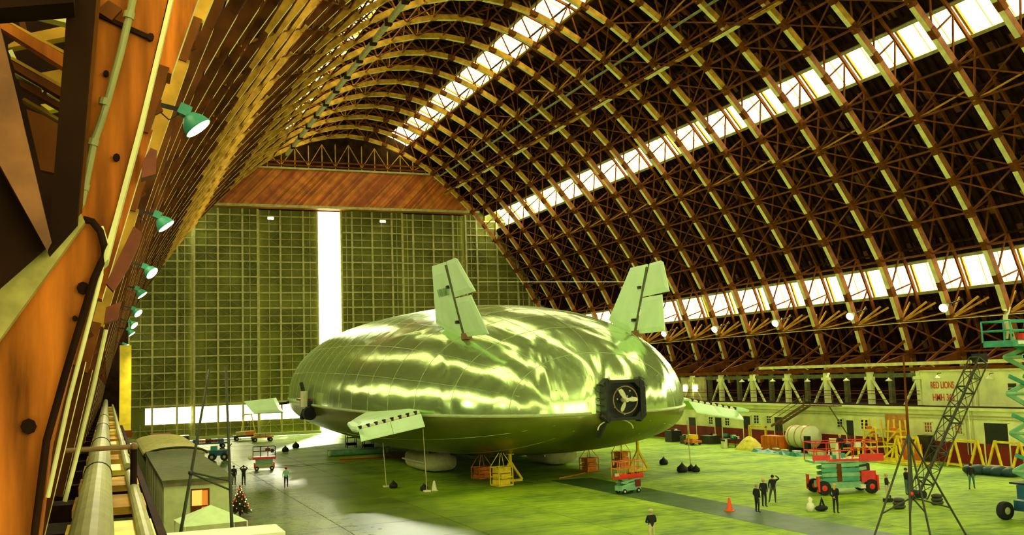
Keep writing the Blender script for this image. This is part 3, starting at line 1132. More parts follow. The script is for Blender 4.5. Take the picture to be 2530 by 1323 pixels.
pipe_px('conduit', [(340, -60), (322, 30), (298, 130), (268, 240), (250, 300), (232, 350), (214, 440), (200, 505), (184, 528)], 7.8, 0.028, CONDUIT)
for cx_, cy_ in ((319, 38), (258, 252), (230, 352), (207, 462)):
    pipe_px('conduit_clamp', [(cx_ + 2, cy_ - 8), (cx_ - 2, cy_ + 8)], 7.8, 0.04, CONDUIT)
pipe_px('bent_conduit', [(205, 542), (228, 548), (248, 572), (257, 605), (250, 650), (232, 690), (205, 780), (160, 930), (115, 1090), (85, 1323)], 7.82, 0.026, WOODD)
base_ = V((XC, TRUSS_Y[1], 9.0))
MB().tube([on(px, py, 1, 13.9) - base_ for px, py in ((262, 815), (232, 950), (186, 1140), (160, 1240))], .028, 8).build('pale_strip', PALE, near)
pipe_px('second_conduit', [(250, 560), (262, 600), (250, 680), (222, 790), (170, 990), (118, 1230)], 7.84, 0.016, PALE)
for pts in ([(330, 560), (352, 575), (345, 600), (318, 660), (280, 720), (262, 700)], [(262, 760), (300, 745), (292, 790), (256, 800)], [(372, 365), (388, 372), (385, 430), (350, 440), (352, 400)]):
    base = V((XC, TRUSS_Y[1], 9.0))
    MB().prism([on(px, py, 1, 13.9) - base for px, py in pts], (0, 0.3, 0)).build('gusset_plate', mat('red_brown_gusset', (.22, .05, .012), .7, var=.4), near)

# ================================================================== AIRSHIP
HX0, HYT, HL, HW, HZB, HHU, HHL, HN1, HN2, HEU, HEL, HZT, HK = 36.245, 69.292, 85.0, 15.672, 6.281, 10.136, 4.815, 2.633, 3.0, 0.925, 0.884, 0.6, 0.026


def hull_pt(s, v, grow=0.0):
    """s -1 tail .. 1 nose, v angle from +X over the top"""
    n = HN1 if s < 0 else HN2
    r = max(0.0, 1 - abs(s) ** n) ** (1 / n)
    c, w = math.cos(v), math.sin(v)
    e = HEU if w > 0 else HEL
    sp_ = lambda a: math.copysign(abs(a) ** e, a)
    x = HX0 + HK * s * HL / 2 + (HW + grow) * r * sp_(c)
    z = HZB + HZT * s + ((HHU if w > 0 else HHL) + grow) * r * sp_(w)
    return V((x, HYT + HL / 2 * (1 + s), z))


def hull_cx(y):
    return HX0 + HK * (y - HYT - HL / 2)


def foil_material(name, col, rough, bump, scale, stretch, metal=0.80):
    m = bpy.data.materials.new(name)
    m.use_nodes = True
    nt = m.node_tree
    L = nt.links.new
    b = nt.nodes['Principled BSDF']
    b.inputs['Metallic'].default_value = metal
    b.inputs['Roughness'].default_value = rough
    g = nt.nodes.new('ShaderNodeNewGeometry')
    mp = nt.nodes.new('ShaderNodeMapping')
    mp.inputs['Scale'].default_value = stretch
    L(g.outputs['Position'], mp.inputs['Vector'])
    n1 = nt.nodes.new('ShaderNodeTexNoise')
    n1.inputs['Scale'].default_value = scale
    n1.inputs['Detail'].default_value = 1.6
    n1.inputs['Distortion'].default_value = 0.6
    L(mp.outputs[0], n1.inputs['Vector'])
    n2 = nt.nodes.new('ShaderNodeTexNoise')
    n2.inputs['Scale'].default_value = scale * 4
    n2.inputs['Detail'].default_value = 4
    L(mp.outputs[0], n2.inputs['Vector'])
    # creasing is strongest towards the tail
    sx = nt.nodes.new('ShaderNodeSeparateXYZ')
    L(g.outputs['Position'], sx.inputs[0])
    mr = nt.nodes.new('ShaderNodeMapRange')
    mr.inputs[1].default_value = 78
    mr.inputs[2].default_value = 112
    mr.inputs[3].default_value = 1.0
    mr.inputs[4].default_value = 0.06
    L(sx.outputs[1], mr.inputs[0])
    ad = nt.nodes.new('ShaderNodeMath')
    ad.operation = 'MULTIPLY_ADD'
    ad.inputs[1].default_value = 0.05
    L(n2.outputs[0], ad.inputs[0])
    L(n1.outputs[0], ad.inputs[2])
    mu = nt.nodes.new('ShaderNodeMath')
    mu.operation = 'MULTIPLY'
    L(ad.outputs[0], mu.inputs[0])
    L(mr.outputs[0], mu.inputs[1])
    bp2 = nt.nodes.new('ShaderNodeBump')
    bp2.inputs['Strength'].default_value = 1.0
    bp2.inputs['Distance'].default_value = bump
    L(mu.outputs[0], bp2.inputs['Height'])
    L(bp2.outputs[0], b.inputs['Normal'])
    mx = nt.nodes.new('ShaderNodeMix')
    mx.data_type = 'RGBA'
    L(n1.outputs[0], mx.inputs[0])
    mx.inputs[6].default_value = tuple(x * .85 for x in col) + (1,)
    mx.inputs[7].default_value = tuple(min(1, x * 1.15) for x in col) + (1,)
    L(mx.outputs[2], b.inputs['Base Color'])
    return m


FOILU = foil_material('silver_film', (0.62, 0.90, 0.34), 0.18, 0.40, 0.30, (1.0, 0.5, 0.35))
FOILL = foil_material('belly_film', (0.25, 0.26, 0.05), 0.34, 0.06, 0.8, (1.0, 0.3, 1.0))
FINM = mat('fin_fabric', (0.66, 0.95, 0.52), 0.45, var=0.06, scale=0.6)
SEAMM = mat('film_seam', (0.45, 0.55, 0.22), 0.5, var=0.1)
ship = thing('airship', 'silver foil airship with white tail fins resting on stands', 'airship', (HX0, 110, 0))
SO = V((HX0, 110, 0))


def hull_half(v0, v1, nv, m, name):
    mb = MB()
    ns = 110
    ss = [-math.cos(math.pi * i / ns) for i in range(ns + 1)]
    ss[0], ss[-1] = -0.9999, 0.9999
    idx = []
    for s in ss:
        row = []
        for k in range(nv + 1):
            row.append(len(mb.v))
            mb.v.append(tuple(hull_pt(s, v0 + (v1 - v0) * k / nv) - SO))
        idx.append(row)
    for i in range(ns):
        for k in range(nv):
            mb.f.append((idx[i][k], idx[i][k + 1], idx[i + 1][k + 1], idx[i + 1][k]))
    mb.f.append(tuple(idx[0]))
    mb.f.append(tuple(reversed(idx[-1])))
    return mb.build(name, m, ship, smooth=True)


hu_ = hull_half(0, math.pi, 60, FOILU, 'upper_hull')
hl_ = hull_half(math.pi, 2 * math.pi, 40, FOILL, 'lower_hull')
for side in (0, math.pi):
    pts = [hull_pt(-math.cos(math.pi * i / 60) * .9995, side, 0.02) - SO for i in range(61)]
    MB().tube(pts, 0.13, 8).build('belt_seam', SEAMM, ship)
for deg in (18, 36, 54, 72, 90, 108, 126, 144, 162):
    pts = [hull_pt(-0.985 + 1.97 * i / 70, math.radians(deg), 0.0) - SO for i in range(71)]
    MB().tube(pts, 0.021, 5).build('panel_seam', SEAMM, hu_)
for s in [-.95 + .1 * i for i in range(20)]:
    pts = [hull_pt(s, math.pi * i / 40, 0.0) - SO for i in range(41)]
    MB().tube(pts, 0.021, 5).build('panel_seam', SEAMM, hu_)
for deg in (-30, -60, -120, -150):
    pts = [hull_pt(-0.985 + 1.97 * i / 70, math.radians(deg), 0.0) - SO for i in range(71)]
    MB().tube(pts, 0.02, 5).build('panel_seam', SEAMM, hl_)


def plane_hit(px, py, p0, n):
    d = pixel_ray(px, py)
    return EYE + d * ((V(p0) - EYE).dot(n) / d.dot(n))


CANT = math.radians(14)
P_L = V((27.44, 79.38, 11.99))
N_L = V((0, 1, 0)).cross(V((-math.sin(CANT), 0, math.cos(CANT)))).normalized()


def fin_pts(pxs):
    return [plane_hit(px, py, P_L, N_L) for px, py in pxs]


FIX = fin_pts([(1069, 658), (1100, 648), (1145, 834), (1105, 816), (1079, 797)])
RUDU = fin_pts([(1104, 646), (1124, 638), (1130, 641), (1175, 720), (1125, 735)])
RUDL = fin_pts([(1126, 738), (1163, 729), (1208, 826), (1151, 833)])
HINGE = fin_pts([(1101, 655), (1148, 836)])


def mirror(p):
    c = hull_cx(p.y)
    return V((2 * c - p.x, p.y, p.z))


def solid_plate(name, pts, th, m, parent, n):
    """a panel that thins towards its rim"""
    c = sum(pts, V((0, 0, 0))) / len(pts)
    mb = MB()
    k = len(pts)
    rim_a = [p + n * th * .15 - SO for p in pts]
    rim_b = [p - n * th * .15 - SO for p in pts]
    ina = [p.lerp(c, .25) + n * th * .5 - SO for p in pts]
    inb = [p.lerp(c, .25) - n * th * .5 - SO for p in pts]
    vs_ = rim_a + rim_b + ina + inb
    fs_ = []
    for i in range(k):
        j = (i + 1) % k
        fs_ += [(i, j, k + j, k + i), (i, j, 2 * k + j, 2 * k + i), (k + i, k + j, 3 * k + j, 3 * k + i)]
    fs_ += [tuple(range(2 * k, 3 * k)), tuple(range(3 * k, 4 * k))]
    mb.add(vs_, fs_)
    return mb.build(name, m, parent)


for flip in (False, True):
    g = (lambda p: mirror(p)) if flip else (lambda p: p)
    n = N_L if not flip else V((-N_L.x, N_L.y, N_L.z))
    fin = solid_plate('tail_fin', [g(p) for p in FIX], 0.5, FINM, ship, n)
    solid_plate('rudder', [g(p) for p in RUDU], 0.28, FINM, fin, n)
    solid_plate('rudder', [g(p) for p in RUDL], 0.3, FINM, fin, n)
    h0, h1 = (g(p) - SO for p in HINGE)
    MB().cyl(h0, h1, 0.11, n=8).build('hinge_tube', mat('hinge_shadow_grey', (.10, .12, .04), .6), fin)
    for u in (.3, .78):
        q = h0.lerp(h1, u)
        MB().box(q + V((0, .35, 0)), (.62, .4, .26)).build('hinge_bracket', BLACKM, fin)
    q = h1
    MB().box(q + V((0, -.5, .12)), (.7, .8, .5)).build('fin_mount', mat('rusty_mount', (.25, .12, .04), .6), fin)
    if not flip:
        tq = fin_pts([(1103, 722)])[0]
        yy = V((0, -1, 0))
        zz = V((-math.sin(CANT), 0, math.cos(CANT)))
        nn = yy.cross(zz).normalized()
        mt = frame(tq - SO + nn * .30, yy, zz, nn)
        tt = text_mesh('registration', 'N866ML', 0.95, mat('grey_marking', (.25, .42, .18), .6), mt, fin)
        tt.scale.x = 0.85

# horizontal tail planes
deg_ = math.radians
ROOT = V((23.6, 79.0, 6.2))
TIPV = V((17.5, 80.0, 4.9))
SPAN = (TIPV - ROOT).normalized()
NH = SPAN.cross(V((0, 1, 0))).normalized()


def hp(px, py):
    return plane_hit(px, py, ROOT, NH)


LEv = [hp(858, 1050), hp(884, 1033), hp(915, 1017), hp(945, 1010), hp(985, 1008), hp(1036, 1011)]
HGv = [hp(880, 1062), hp(1036, 1020)]
_hd = (HGv[1] - HGv[0]).normalized()
NF = _hd.cross(V((0, -math.cos(deg_(38)), -math.sin(deg_(38))))).normalized()       # the flaps droop
FLv = [plane_hit(px, py, HGv[0], NF) for px, py in ((886, 1064), (1040, 1024), (1050, 1054), (892, 1091))]
for flip in (False, True):
    g = (lambda p: mirror(p)) if flip else (lambda p: p)
    n = V((NH.x * (-1 if flip else 1), NH.y, NH.z))
    tp = solid_plate('tail_plane', [g(p) for p in LEv] + [g(HGv[1]), g(HGv[0])], 0.55, FINM, ship, n)
    f2 = [p.copy() for p in FLv]
    m0, m1 = (f2[0] + f2[3]) / 2, (f2[1] + f2[2]) / 2
    mid0, mid1 = f2[0].lerp(f2[1], .5), f2[3].lerp(f2[2], .5)
    solid_plate('flap', [g(p) for p in (f2[0], mid0, mid1, f2[3])], 0.3, FINM, tp, n)
    solid_plate('flap', [g(p) for p in (mid0.lerp(f2[1], .01), f2[1], f2[2], mid1.lerp(f2[2], .01))], 0.3, FINM, tp, n)
    MB().cyl(g(HGv[0]) - SO, g(HGv[1]) - SO, 0.13, n=8).build('hinge_spar', CREAM, tp)
    for i in range(8):
        q = HGv[0].lerp(HGv[1], (i + .5) / 8)
        MB().cyl(g(q) - SO + n * -.2, g(q) - SO + n * .26, 0.16, n=8).build('hinge_hole', BLACKM, tp)
    tip = solid_plate('fin_tip', [g(hp(858, 1050)), g(hp(872, 1046)), g(hp(890, 1056)), g(hp(884, 1066)), g(hp(868, 1063))], 0.5, FINM, tp, n)
# forward canards
for flip in (False, True):
    g = (lambda p: mirror(p)) if flip else (lambda p: p)
    pts = [on(px, py, 1, 138.0) for px, py in ((610, 994), (692, 985), (700, 1020), (628, 1023))]
    pts[0].y += 3
    pts[1].y += 3.5
    pts = [g(p) for p in pts]
    solid_plate('canard', pts, 0.4, FINM, ship, (pts[1] - pts[0]).cross(pts[3] - pts[0]).normalized())
    MB().cyl(g(on(690, 998, 1, 138.0)) - SO, g(V((26, 138, 6.4))) - SO, .2, n=8).build('canard_spar', BLACKM, ship)

# stern engine: black box frame, ring, three blades
ce = V((36.3, 68.6, 6.65)) - SO
en = MB()
for dx in (-1.55, 1.35):
    en.box(ce + V((dx, .1, 0)), (.22, .9, 2.7))
for dz in (-1.4, 1.4):
    en.box(ce + V((-.1, .1, dz)), (2.6, .9, .24))
en.box(ce + V((-.1, .5, 0)), (3.1, .3, 2.8))
for sx_ in (-1, 1):
    for sz_ in (-1, 1):
        en.box(ce + V((-.1 + sx_ * 1.35, .1, sz_ * 1.25)), (.6, .8, .6), Matrix.Rotation(math.radians(45), 3, 'Y'))
engine = en.build('stern_engine', BLACKM, ship)
rg = MB()
N = 36
rp_ = [ce + V((-.05 + 1.02 * math.cos(2 * math.pi * i / N), -.35, 1.02 * math.sin(2 * math.pi * i / N))) for i in range(N + 1)]
MB().tube(rp_, 0.045, 6).build('duct_ring', mat('ring_bronze', (.35, .24, .08), .4), engine)
hub = ce + V((-.05, -.5, 0))
MB().lathe([(0.01, -.25), (.16, -.2), (.2, 0), (.2, .5), (.1, .9)], hub, (0, 1, 0), 12).build('propeller_hub', CREAM, engine)
for i in range(3):
    a = math.radians(2 + 120 * i)
    d = V((math.cos(a), 0, math.sin(a)))
    w = V((-math.sin(a), 0, math.cos(a)))
    bl = MB()
    prof = [(.1, .06), (.3, .13), (.55, .17), (.8, .16), (.95, .09)]
    up_ = [hub + d * r + w * c + V((0, .05, 0)) for r, c in prof]
    dn_ = [hub + d * r - w * c - V((0, .05, 0)) for r, c in reversed(prof)]
    bl.prism(up_ + dn_, (0, .05, 0))
    bl.build('propeller_blade', CREAM, engine)
lat = MB()
for i in range(6):
    z = -1.3 + .5 * i
    lat.bar(ce + V((1.45, 0, z)), ce + V((2.1, .5, z + .3)), .07).bar(ce + V((2.1, .5, z + .3)), ce + V((1.5, .3, z + .5)), .07)
lat.bar(ce + V((1.75, .2, -1.4)), ce + V((1.75, .2, 1.35)), .2).bar(ce + V((2.15, .6, -1.3)), ce + V((2.15, .6, 1.2)), .1)
lat.bar(ce + V((1.4, -.1, 1.0)), ce + V((2.3, .5, 1.0)), .09).bar(ce + V((1.5, 0, 1.4)), ce + V((2.35, .6, .95)), .08)
lat.build('engine_lattice', BLACKM, engine)
lat = MB()
for i in range(5):
    z = -1.0 + .5 * i
    lat.bar(ce + V((-1.6, 0, z)), ce + V((-1.95, .6, z + .2)), .06)
lat.build('engine_lattice', BLACKM, engine)
for i in range(9):
    MB().box(ce + V((random.uniform(-1.3, 1.2), -.12, random.uniform(-1.1, 1.1))), (.08, .05, .1)).build('engine_fitting', CREAM, engine)
ar = MB()
arc = [ce + V((-.6 + 1.5 * math.cos(a), .4, -2.2 + .75 * math.sin(a))) for a in [math.pi * i / 12 for i in range(13)]]
MB().tube(arc, .05, 6).build('engine_hoop', CREAM, engine)
MB().bar(ce + V((-1.3, .6, -1.5)), ce + V((-1.7, 1.2, -2.8)), .3).build('engine_strut', BLACKM, engine)

# bow engine on the left flank
be = V((20.9, 112.0, 6.3)) - SO
b0 = MB().box(be + V((-.5, 0, 0)), (1.2, 3.6, .9)).build('flank_engine', BLACKM, ship)
MB().box(be + V((-.6, 1.2, .55)), (1.3, 3.4, .22)).build('engine_lid', REDD, b0)
MB().cyl(be + V((-1.2, -1.6, -.2)), be + V((-1.2, -1.6, 1.5)), .38, n=14).build('exhaust_drum', CREAM, b0)
MB().cyl(be + V((-.8, -3.0, -.9)), be + V((-.8, -1.9, -.9)), .7, n=16).build('fan_duct', BLACK, b0)
MB().bar(be + V((-.4, 2.2, .6)), be + V((-.7, 2.9, 2.4)), .3).build('engine_strut', BLACKM, b0)
MB().bar(be + V((-.3, 2.6, -.4)), be + V((-.6, 3.3, -1.6)), .4).build('engine_strut', BLACKM, b0)

# landing cushions and the keel beam
CUSH = mat('air_cushion_fabric', (0.58, 0.58, 0.26), .7, var=.12)
for cx_, cy_, ln in ((28.8, 94.5, 9.0), (40.6, 92.5, 7.0)):
    c = V((cx_, cy_, 0)) - SO
    pr = []
    mb = MB()
    rings = []
    for i in range(13):
        u = -1 + 2 * i / 12
        r = (1 - abs(u) ** 4) ** .25 if abs(u) < 1 else 0.02
        rings.append([c + V((1.7 * r * math.copysign(abs(math.cos(a)) ** .6, math.cos(a)), u * ln / 2, 1.0 + .95 * r * math.copysign(abs(math.sin(a)) ** .7, math.sin(a)))) for a in [2 * math.pi * k / 18 for k in range(18)]])
    vs_ = [p for rg_ in rings for p in rg_]
    fs_ = []
    for i in range(12):
        for k in range(18):
            k2 = (k + 1) % 18
            fs_.append((i * 18 + k, i * 18 + k2, (i + 1) * 18 + k2, (i + 1) * 18 + k))
    fs_ += [tuple(range(17, -1, -1)), tuple(range(12 * 18, 13 * 18))]
    mb.add(vs_, fs_)
    cu = mb.build('landing_cushion', CUSH, ship, smooth=True)
    MB().box(c + V((0, 0, 2.0)), (2.6, ln - 1, .25)).build('cushion_tray', BLACKM, cu)
    MB().tube([c + V((-1.72, -ln / 2 + 1, 1.0)), c + V((-1.78, 0, 1.0)), c + V((-1.72, ln / 2 - 1, 1.0))], .09, 6).build('cushion_piping', CREAM, cu)
MB().box(V((34.6, 100, 1.75)) - SO, (10, 30, .3)).build('keel_frame', BLACKM, ship)

# ================================================================== LAMPS
def flood_lamp(loc, aim, r, label, group, watts, wall_pt, body=TEAL, spot=130):
    t = thing('flood_lamp', label, 'lamp', loc, 0, group)
    a = V(aim).normalized()
    dome = MB().lathe([(r * .22, -r * 1.15), (r * .45, -r * 1.1), (r * .8, -r * .6), (r * .97, -r * .1), (r, 0), (r * .93, 0), (r * .75, -r * .5)], (0, 0, 0), a, 18)
    dome.build('reflector', body, t, smooth=True)
    MB().lathe([(0.01, 0.0), (r * .9, 0.01), (r * .55, r * .12), (0.02, r * .16)], (0, 0, 0), a, 16).build('lens', LAMPLENS, t, smooth=True)
    bx_ = -a * r * 1.55
    MB().box(bx_, (r * .8, r * .8, r * .75), Matrix.Rotation(.4, 3, 'Y')).build('ballast_box', body, t)
    w = V(wall_pt) - V(loc)
    MB().bar(bx_, w, r * .16, r * .3).build('bracket', BLACKM, t)
    MB().bar(bx_ + V((0, r * .3, 0)), w + V((0, r * .3, 0)), r * .12, r * .12).build('bracket', CREAM, t)
    MB().tube([w, w * .6 + V((0, 0, -r * .5)), bx_], r * .05, 5).build('cable', BLACK, t)
    if watts:
        li = bpy.data.lights.new('flood_light', 'SPOT')
        li.energy = watts
        li.color = (1.0, 0.95, 0.55)
        li.spot_size = math.radians(spot)
        li.spot_blend = 0.9
        li.shadow_soft_size = r
        lo_ = bpy.data.objects.new('flood_light', li)
        COL.objects.link(lo_)
        lo_.parent = t
        lo_.location = a * (r * .3)
        lo_.rotation_euler = a.to_track_quat('-Z', 'Y').to_euler()
    return t


LEFTL = [((490, 318), 'nearest and largest teal flood lamp on the left timbers'), ((411, 560), 'second teal flood lamp along the left timbers'),
         ((376, 676), 'third teal flood lamp along the left timbers, shining brightly'), ((352, 730), 'fourth teal flood lamp along the left timbers'),
         ((342, 775), 'fifth teal flood lamp along the left timbers'), ((332, 805), 'sixth teal flood lamp along the left timbers'),
         ((326, 826), 'seventh teal flood lamp along the left timbers'), ((313, 857), 'farthest teal flood lamp on the left, lowest of its row')]
for i, ((px, py), lab) in enumerate(LEFTL):
    p = on(px, py, 0, 1.25)
    face = V((.75, -.5, -.8)) if i in (2, 4, 5, 7) else V((.62, -.12, -.85))
    flood_lamp(p, face, 0.22, lab, 'teal flood lamps on the left trusses', 1800, V((XC - half_at(p.z) - .1, p.y + .15, p.z + .4)), spot=150)
for i, (px, py) in enumerate(((2331, 762), (2100, 783), (1915, 800), (1765, 815), (1640, 826))):
    p = on(px, py, 0, 72.0)
    lab = ['first', 'second', 'third', 'fourth', 'fifth'][i] + ' glowing round lamp from the right edge, below the lower skylight'
    flood_lamp(p, V((-.85, -.35, -.4)), 0.44, lab, 'glowing lamps on the right trusses', 7000, V((74.6, p.y + .3, p.z + .8)), body=STEEL, spot=160)
for i, (px, py) in enumerate(((1833, 942), (1909, 941), (1995, 941), (2091, 939), (2196, 939), (2315, 933), (2444, 934))):
    p = on(px, py, 0, XG - .86)
    lab = ['first', 'second', 'third', 'fourth', 'fifth', 'sixth', 'seventh'][i] + ' small white shade lamp counted from the airship along the gallery'
    t = thing('shade_lamp', lab, 'lamp', p, 0, 'small shade lamps along the gallery')
    MB().lathe([(.34, -.12), (.28, -.02), (.1, .08), (.05, .2)], n=14).build('shade', CREAM, t, smooth=True)
    MB().tube([(0, 0, .2), (.1, 0, .35), (.5, 0, .36)], .03, 6).build('gooseneck', BLACKM, t)

# ================================================================== YELLOW STANDS AND BASKETS UNDER THE HULL
def a_frame(px, py, ztop, label, h_tri, m=YEL, w=1.1):
    p = F(px, py)
    t = thing('prop_stand', label, 'stand', p, math.radians(10), 'yellow prop stands under the stern')
    MB().bar((0, 0, h_tri), (0, 0, ztop), .2).build('column', m, t)
    MB().box((0, 0, ztop), (.5, .5, .08)).build('head_plate', m, t)
    for s in (-1, 1):
        MB().bar((s * w, 0, .15), (0, 0, h_tri + .25), .17).build('leg', m, t)
        MB().bar((s * .1, 0, .15), (s * .1, .9, .15), .12).build('foot', m, t)
    MB().bar((-w, 0, .12), (w, 0, .12), .2).build('crossbar', m, t)
    MB().bar((0, 0, .12), (0, 0, h_tri), .1).build('centre_post', m, t)
    return t


a_frame(1262, 1192, 2.28, 'yellow prop stand with A-shaped foot near the hull centre', 1.45)
a_frame(1578, 1166, 2.8, 'yellow prop stand with A-shaped foot behind the red-green lift', 1.6)


def basket(px, py, h, wdt, m, label, zt):
    p = F(px, py)
    t = thing('ballast_basket', label, 'basket', p, .2, 'ballast baskets under the hull')
    w = wdt / 2
    for sx_ in (-1, 1):
        for sy_ in (-1, 1):
            MB().bar((sx_ * w, sy_ * w, .05), (sx_ * w, sy_ * w, h), .07).build('post', m, t)
            MB().cyl((sx_ * w, sy_ * w, h), (sx_ * w * .2, sy_ * w * .2, zt), .03, n=5).build('sling', m, t)
    for z in (.12, h * .5, h):
        for s in (-1, 1):
            MB().bar((-w, s * w, z), (w, s * w, z), .07).build('rail', m, t)
            MB().bar((s * w, -w, z), (s * w, w, z), .07).build('rail', m, t)
    MB().box((0, 0, .08), (wdt, wdt, .08)).build('tray', m, t)
    for k in range(3):
        MB().box((random.uniform(-.08, .08), random.uniform(-.08, .08), .12 + h * .3 * (k + .5)), (wdt * .78, wdt * .78, h * .26), Matrix.Rotation(random.uniform(-.2, .2), 3, 'Z')).build('ballast_block', m, t)
    return t


basket(1240, 1202, 1.5, 1.3, YEL, 'bright yellow ballast basket beside the yellow prop stand', 2.6)
basket(1191, 1184, 1.0, 1.3, ORANGE, 'rust orange ballast basket left of the yellow one', 2.1)
basket(1456, 1166, 1.2, 1.2, ORANGE, 'rust orange ballast basket hanging right of the cushions', 2.05)
basket(1536, 1155, 1.4, 1.2, ORANGE, 'tall orange ballast basket just behind the red-green lift', 2.5)

# black ballast bags with tether ropes
ROPE = mat('tan_rope', (.5, .45, .2), .8)


def bag(px, py, r, label, rope=None):
    p = F(px, py)
    t = thing('ballast_bag', label, 'bag', p, 0, 'black ballast bags on the floor')
    MB().lathe([(r * .75, 0), (r, r * .35), (r * .9, r * .9), (r * .35, r * 1.35), (r * .2, r * 1.55)], n=12).build('sack', BLACK, t, smooth=True)
    MB().tube([(-r * .2, 0, r * 1.5), (0, 0, r * 1.8), (r * .2, 0, r * 1.5)], r * .06, 5).build('handle', BLACK, t)
    return t


bag(972, 1207, .36, 'black ballast bag at the foot of the leftmost tether rope')
bag(1048, 1214, .34, 'black ballast bag beside the white cone under the left flap')
bag(1640, 1149, .42, 'lone black ballast bag right of the prop stand')
bag(1686, 1168, .48, 'biggest of the three black ballast bags under the right tether')
bag(1708, 1165, .36, 'middle one of the three black ballast bags under the right tether')
bag(1720, 1167, .36, 'rightmost of the three black ballast bags under the right tether')
bag(705, 1117, .45, 'left one of two far black bags in the door glare')
bag(731, 1108, .5, 'right one of two far black bags in the door glare')


def rope(pts, label, r=.035):
    t = thing('tether_rope', label, 'rope', pts[0], 0, 'tether ropes of the airship')
    MB().tube([V(p) - V(pts[0]) for p in pts], r, 6).build('line', ROPE, t)
    MB().box((0, 0, .06), (.5, .4, .12)).build('anchor_plate', CREAM, t)
    return t


b1, b2, b3 = F(955, 1204), F(1055, 1216), F(1707, 1160)
rope([b1, on(946, 1095, 1, b1.y + 2)], 'leftmost tether rope dropping from the left flap')
rope([b2, on(1045, 1060, 1, b2.y + 1)], 'tether rope dropping from the inner end of the left flap')
rope([b3, on(1697, 1040, 1, b3.y + 1)], 'tether rope dropping from the right tail plane')
t = thing('hose', 'pale hose lying on the floor below the hull centre', 'hose', F(1382, 1184))
MB().tube([F(1382, 1184) - t.location + V((0, 0, .05)), F(1430, 1175) - t.location + V((0, 0, .06)), F(1446, 1170) - t.location + V((0, 0, .05))], .05, 6).build('hose_run', ORANGE, t)
cone_w = thing('white_cone', 'small white marker cone next to a ballast bag', 'cone', F(1073, 1213))
MB().lathe([(.22, .04), (.08, .75)], n=12).build('cone_body', CREAM, cone_w)
MB().box((0, 0, .02), (.5, .5, .04)).build('cone_base', CREAM, cone_w)
cone_o = thing('traffic_cone', 'bright orange traffic cone on the dark floor lane', 'cone', F(1803, 1264))
MB().lathe([(.20, .05), (.06, .82)], n=14).build('cone_body', mat('hot_orange', (.95, .10, .005), .5, var=.1), cone_o)
MB().box((0, 0, .025), (.5, .5, .05)).build('cone_base', MATS['hot_orange'], cone_o)

# ================================================================== SCISSOR LIFTS
def wheel(t, c, r, w, m=BLACK, hub=GREYG, axis=(1, 0, 0)):
    a = V(axis)
    o = MB().lathe([(r * .55, -w / 2), (r * .95, -w / 2), (r, -w * .3), (r, w * .3), (r * .95, w / 2), (r * .55, w / 2)], c, a, 20).build('wheel', m, t)
    MB().lathe([(r * .1, -w * .56), (r * .4, -w * .5), (r * .4, w * .5), (r * .1, w * .56)], c, a, 14).build('wheel_hub', hub, o)


def rails(t, L, W, z0, h, m, posts_x=4, rail_r=.04):
    for i in range(posts_x + 1):
        x = -L / 2 + L * i / posts_x
        for s in (-1, 1):
            MB().cyl((x, s * W / 2, z0), (x, s * W / 2, z0 + h), rail_r, n=6).build('rail_post', m, t)
    for z in (z0 + h * .55, z0 + h):
        for s in (-1, 1):
            MB().cyl((-L / 2, s * W / 2, z), (L / 2, s * W / 2, z), rail_r, n=6).build('guard_rail', m, t)
            MB().cyl((s * L / 2, -W / 2, z), (s * L / 2, W / 2, z), rail_r, n=6).build('guard_rail', m, t)


def scissor(t, L, W, z0, z1, n, m, th=.14):
    dz = (z1 - z0) / n
    for s in (-1, 1):
        for i in range(n):
            za, zb_ = z0 + dz * i, z0 + dz * (i + 1)
            MB().bar((-L / 2, s * (W / 2), za), (L / 2, s * (W / 2), zb_), th * .5, th).build('scissor_arm', m, t)
            MB().bar((L / 2, s * (W / 2 - .1), za), (-L / 2, s * (W / 2 - .1), zb_), th * .5, th).build('scissor_arm', m, t)
    for i in range(n + 1):
        MB().cyl((0, -W / 2, z0 + dz * min(i + .5, n - .5)), (0, W / 2, z0 + dz * min(i + .5, n - .5)), .05, n=6).build('pivot_pin', BLACKM, t)


# the big red one in the right foreground
bl_ = (F(2005, 1222) + F(2135, 1228)) / 2
big = thing('scissor_lift', 'large red and green rough-terrain scissor lift with a loaded deck', 'scissor lift', (bl_.x + 1.2, bl_.y + 0.9, 0), math.radians(-18))
MB().box((0, 0, .62), (3.4, 1.6, .42)).build('chassis', PGREEN, big)
for sx_ in (-1, 1):
    for sy_ in (-1, 1):
        wheel(big, (sx_ * 1.65, sy_ * .95, .48), .48, .32, hub=RED, axis=(0, 1, 0))
        MB().box((sx_ * 2.05, sy_ * 1.0, .75), (.12, .35, 1.0)).build('outrigger', RED, big)
MB().box((1.5, -.6, 1.15), (1.0, .8, .75)).build('engine_cover', RED, big)
MB().box((1.5, -.85, .5), (1.3, .5, .25)).build('bumper', CREAM, big)
MB().box((1.2, 0, 1.75), (1.0, 1.5, .5)).build('battery_box', BLACKM, big)
scissor(big, 2.9, 1.5, .95, 2.1, 3, PGREEN, .22)
for k in range(4):
    MB().box((-.4, -.86, 1.0 + .32 * k), (2.6, .06, .24)).build('side_panel', PGREEN if k % 2 else TEAL, big)
MB().box((-.5, -.9, 1.45), (.3, .1, 1.2)).build('service_ladder', WOODK, big)
MB().box((0, 0, 2.2), (4.4, 1.9, .14)).build('deck', PGREEN, big)
MB().box((1.75, -1.0, 2.42), (1.7, .1, .5)).build('toe_board', RED, big)
MB().box((-1.7, -.95, 2.5), (1.2, .08, .35)).build('toe_board', RED, big)
MB().box((-.1, -.97, 2.3), (2.2, .05, .16)).build('toe_board', RED, big)
rails(big, 4.4, 1.9, 2.25, 1.25, RED, 5, .035)
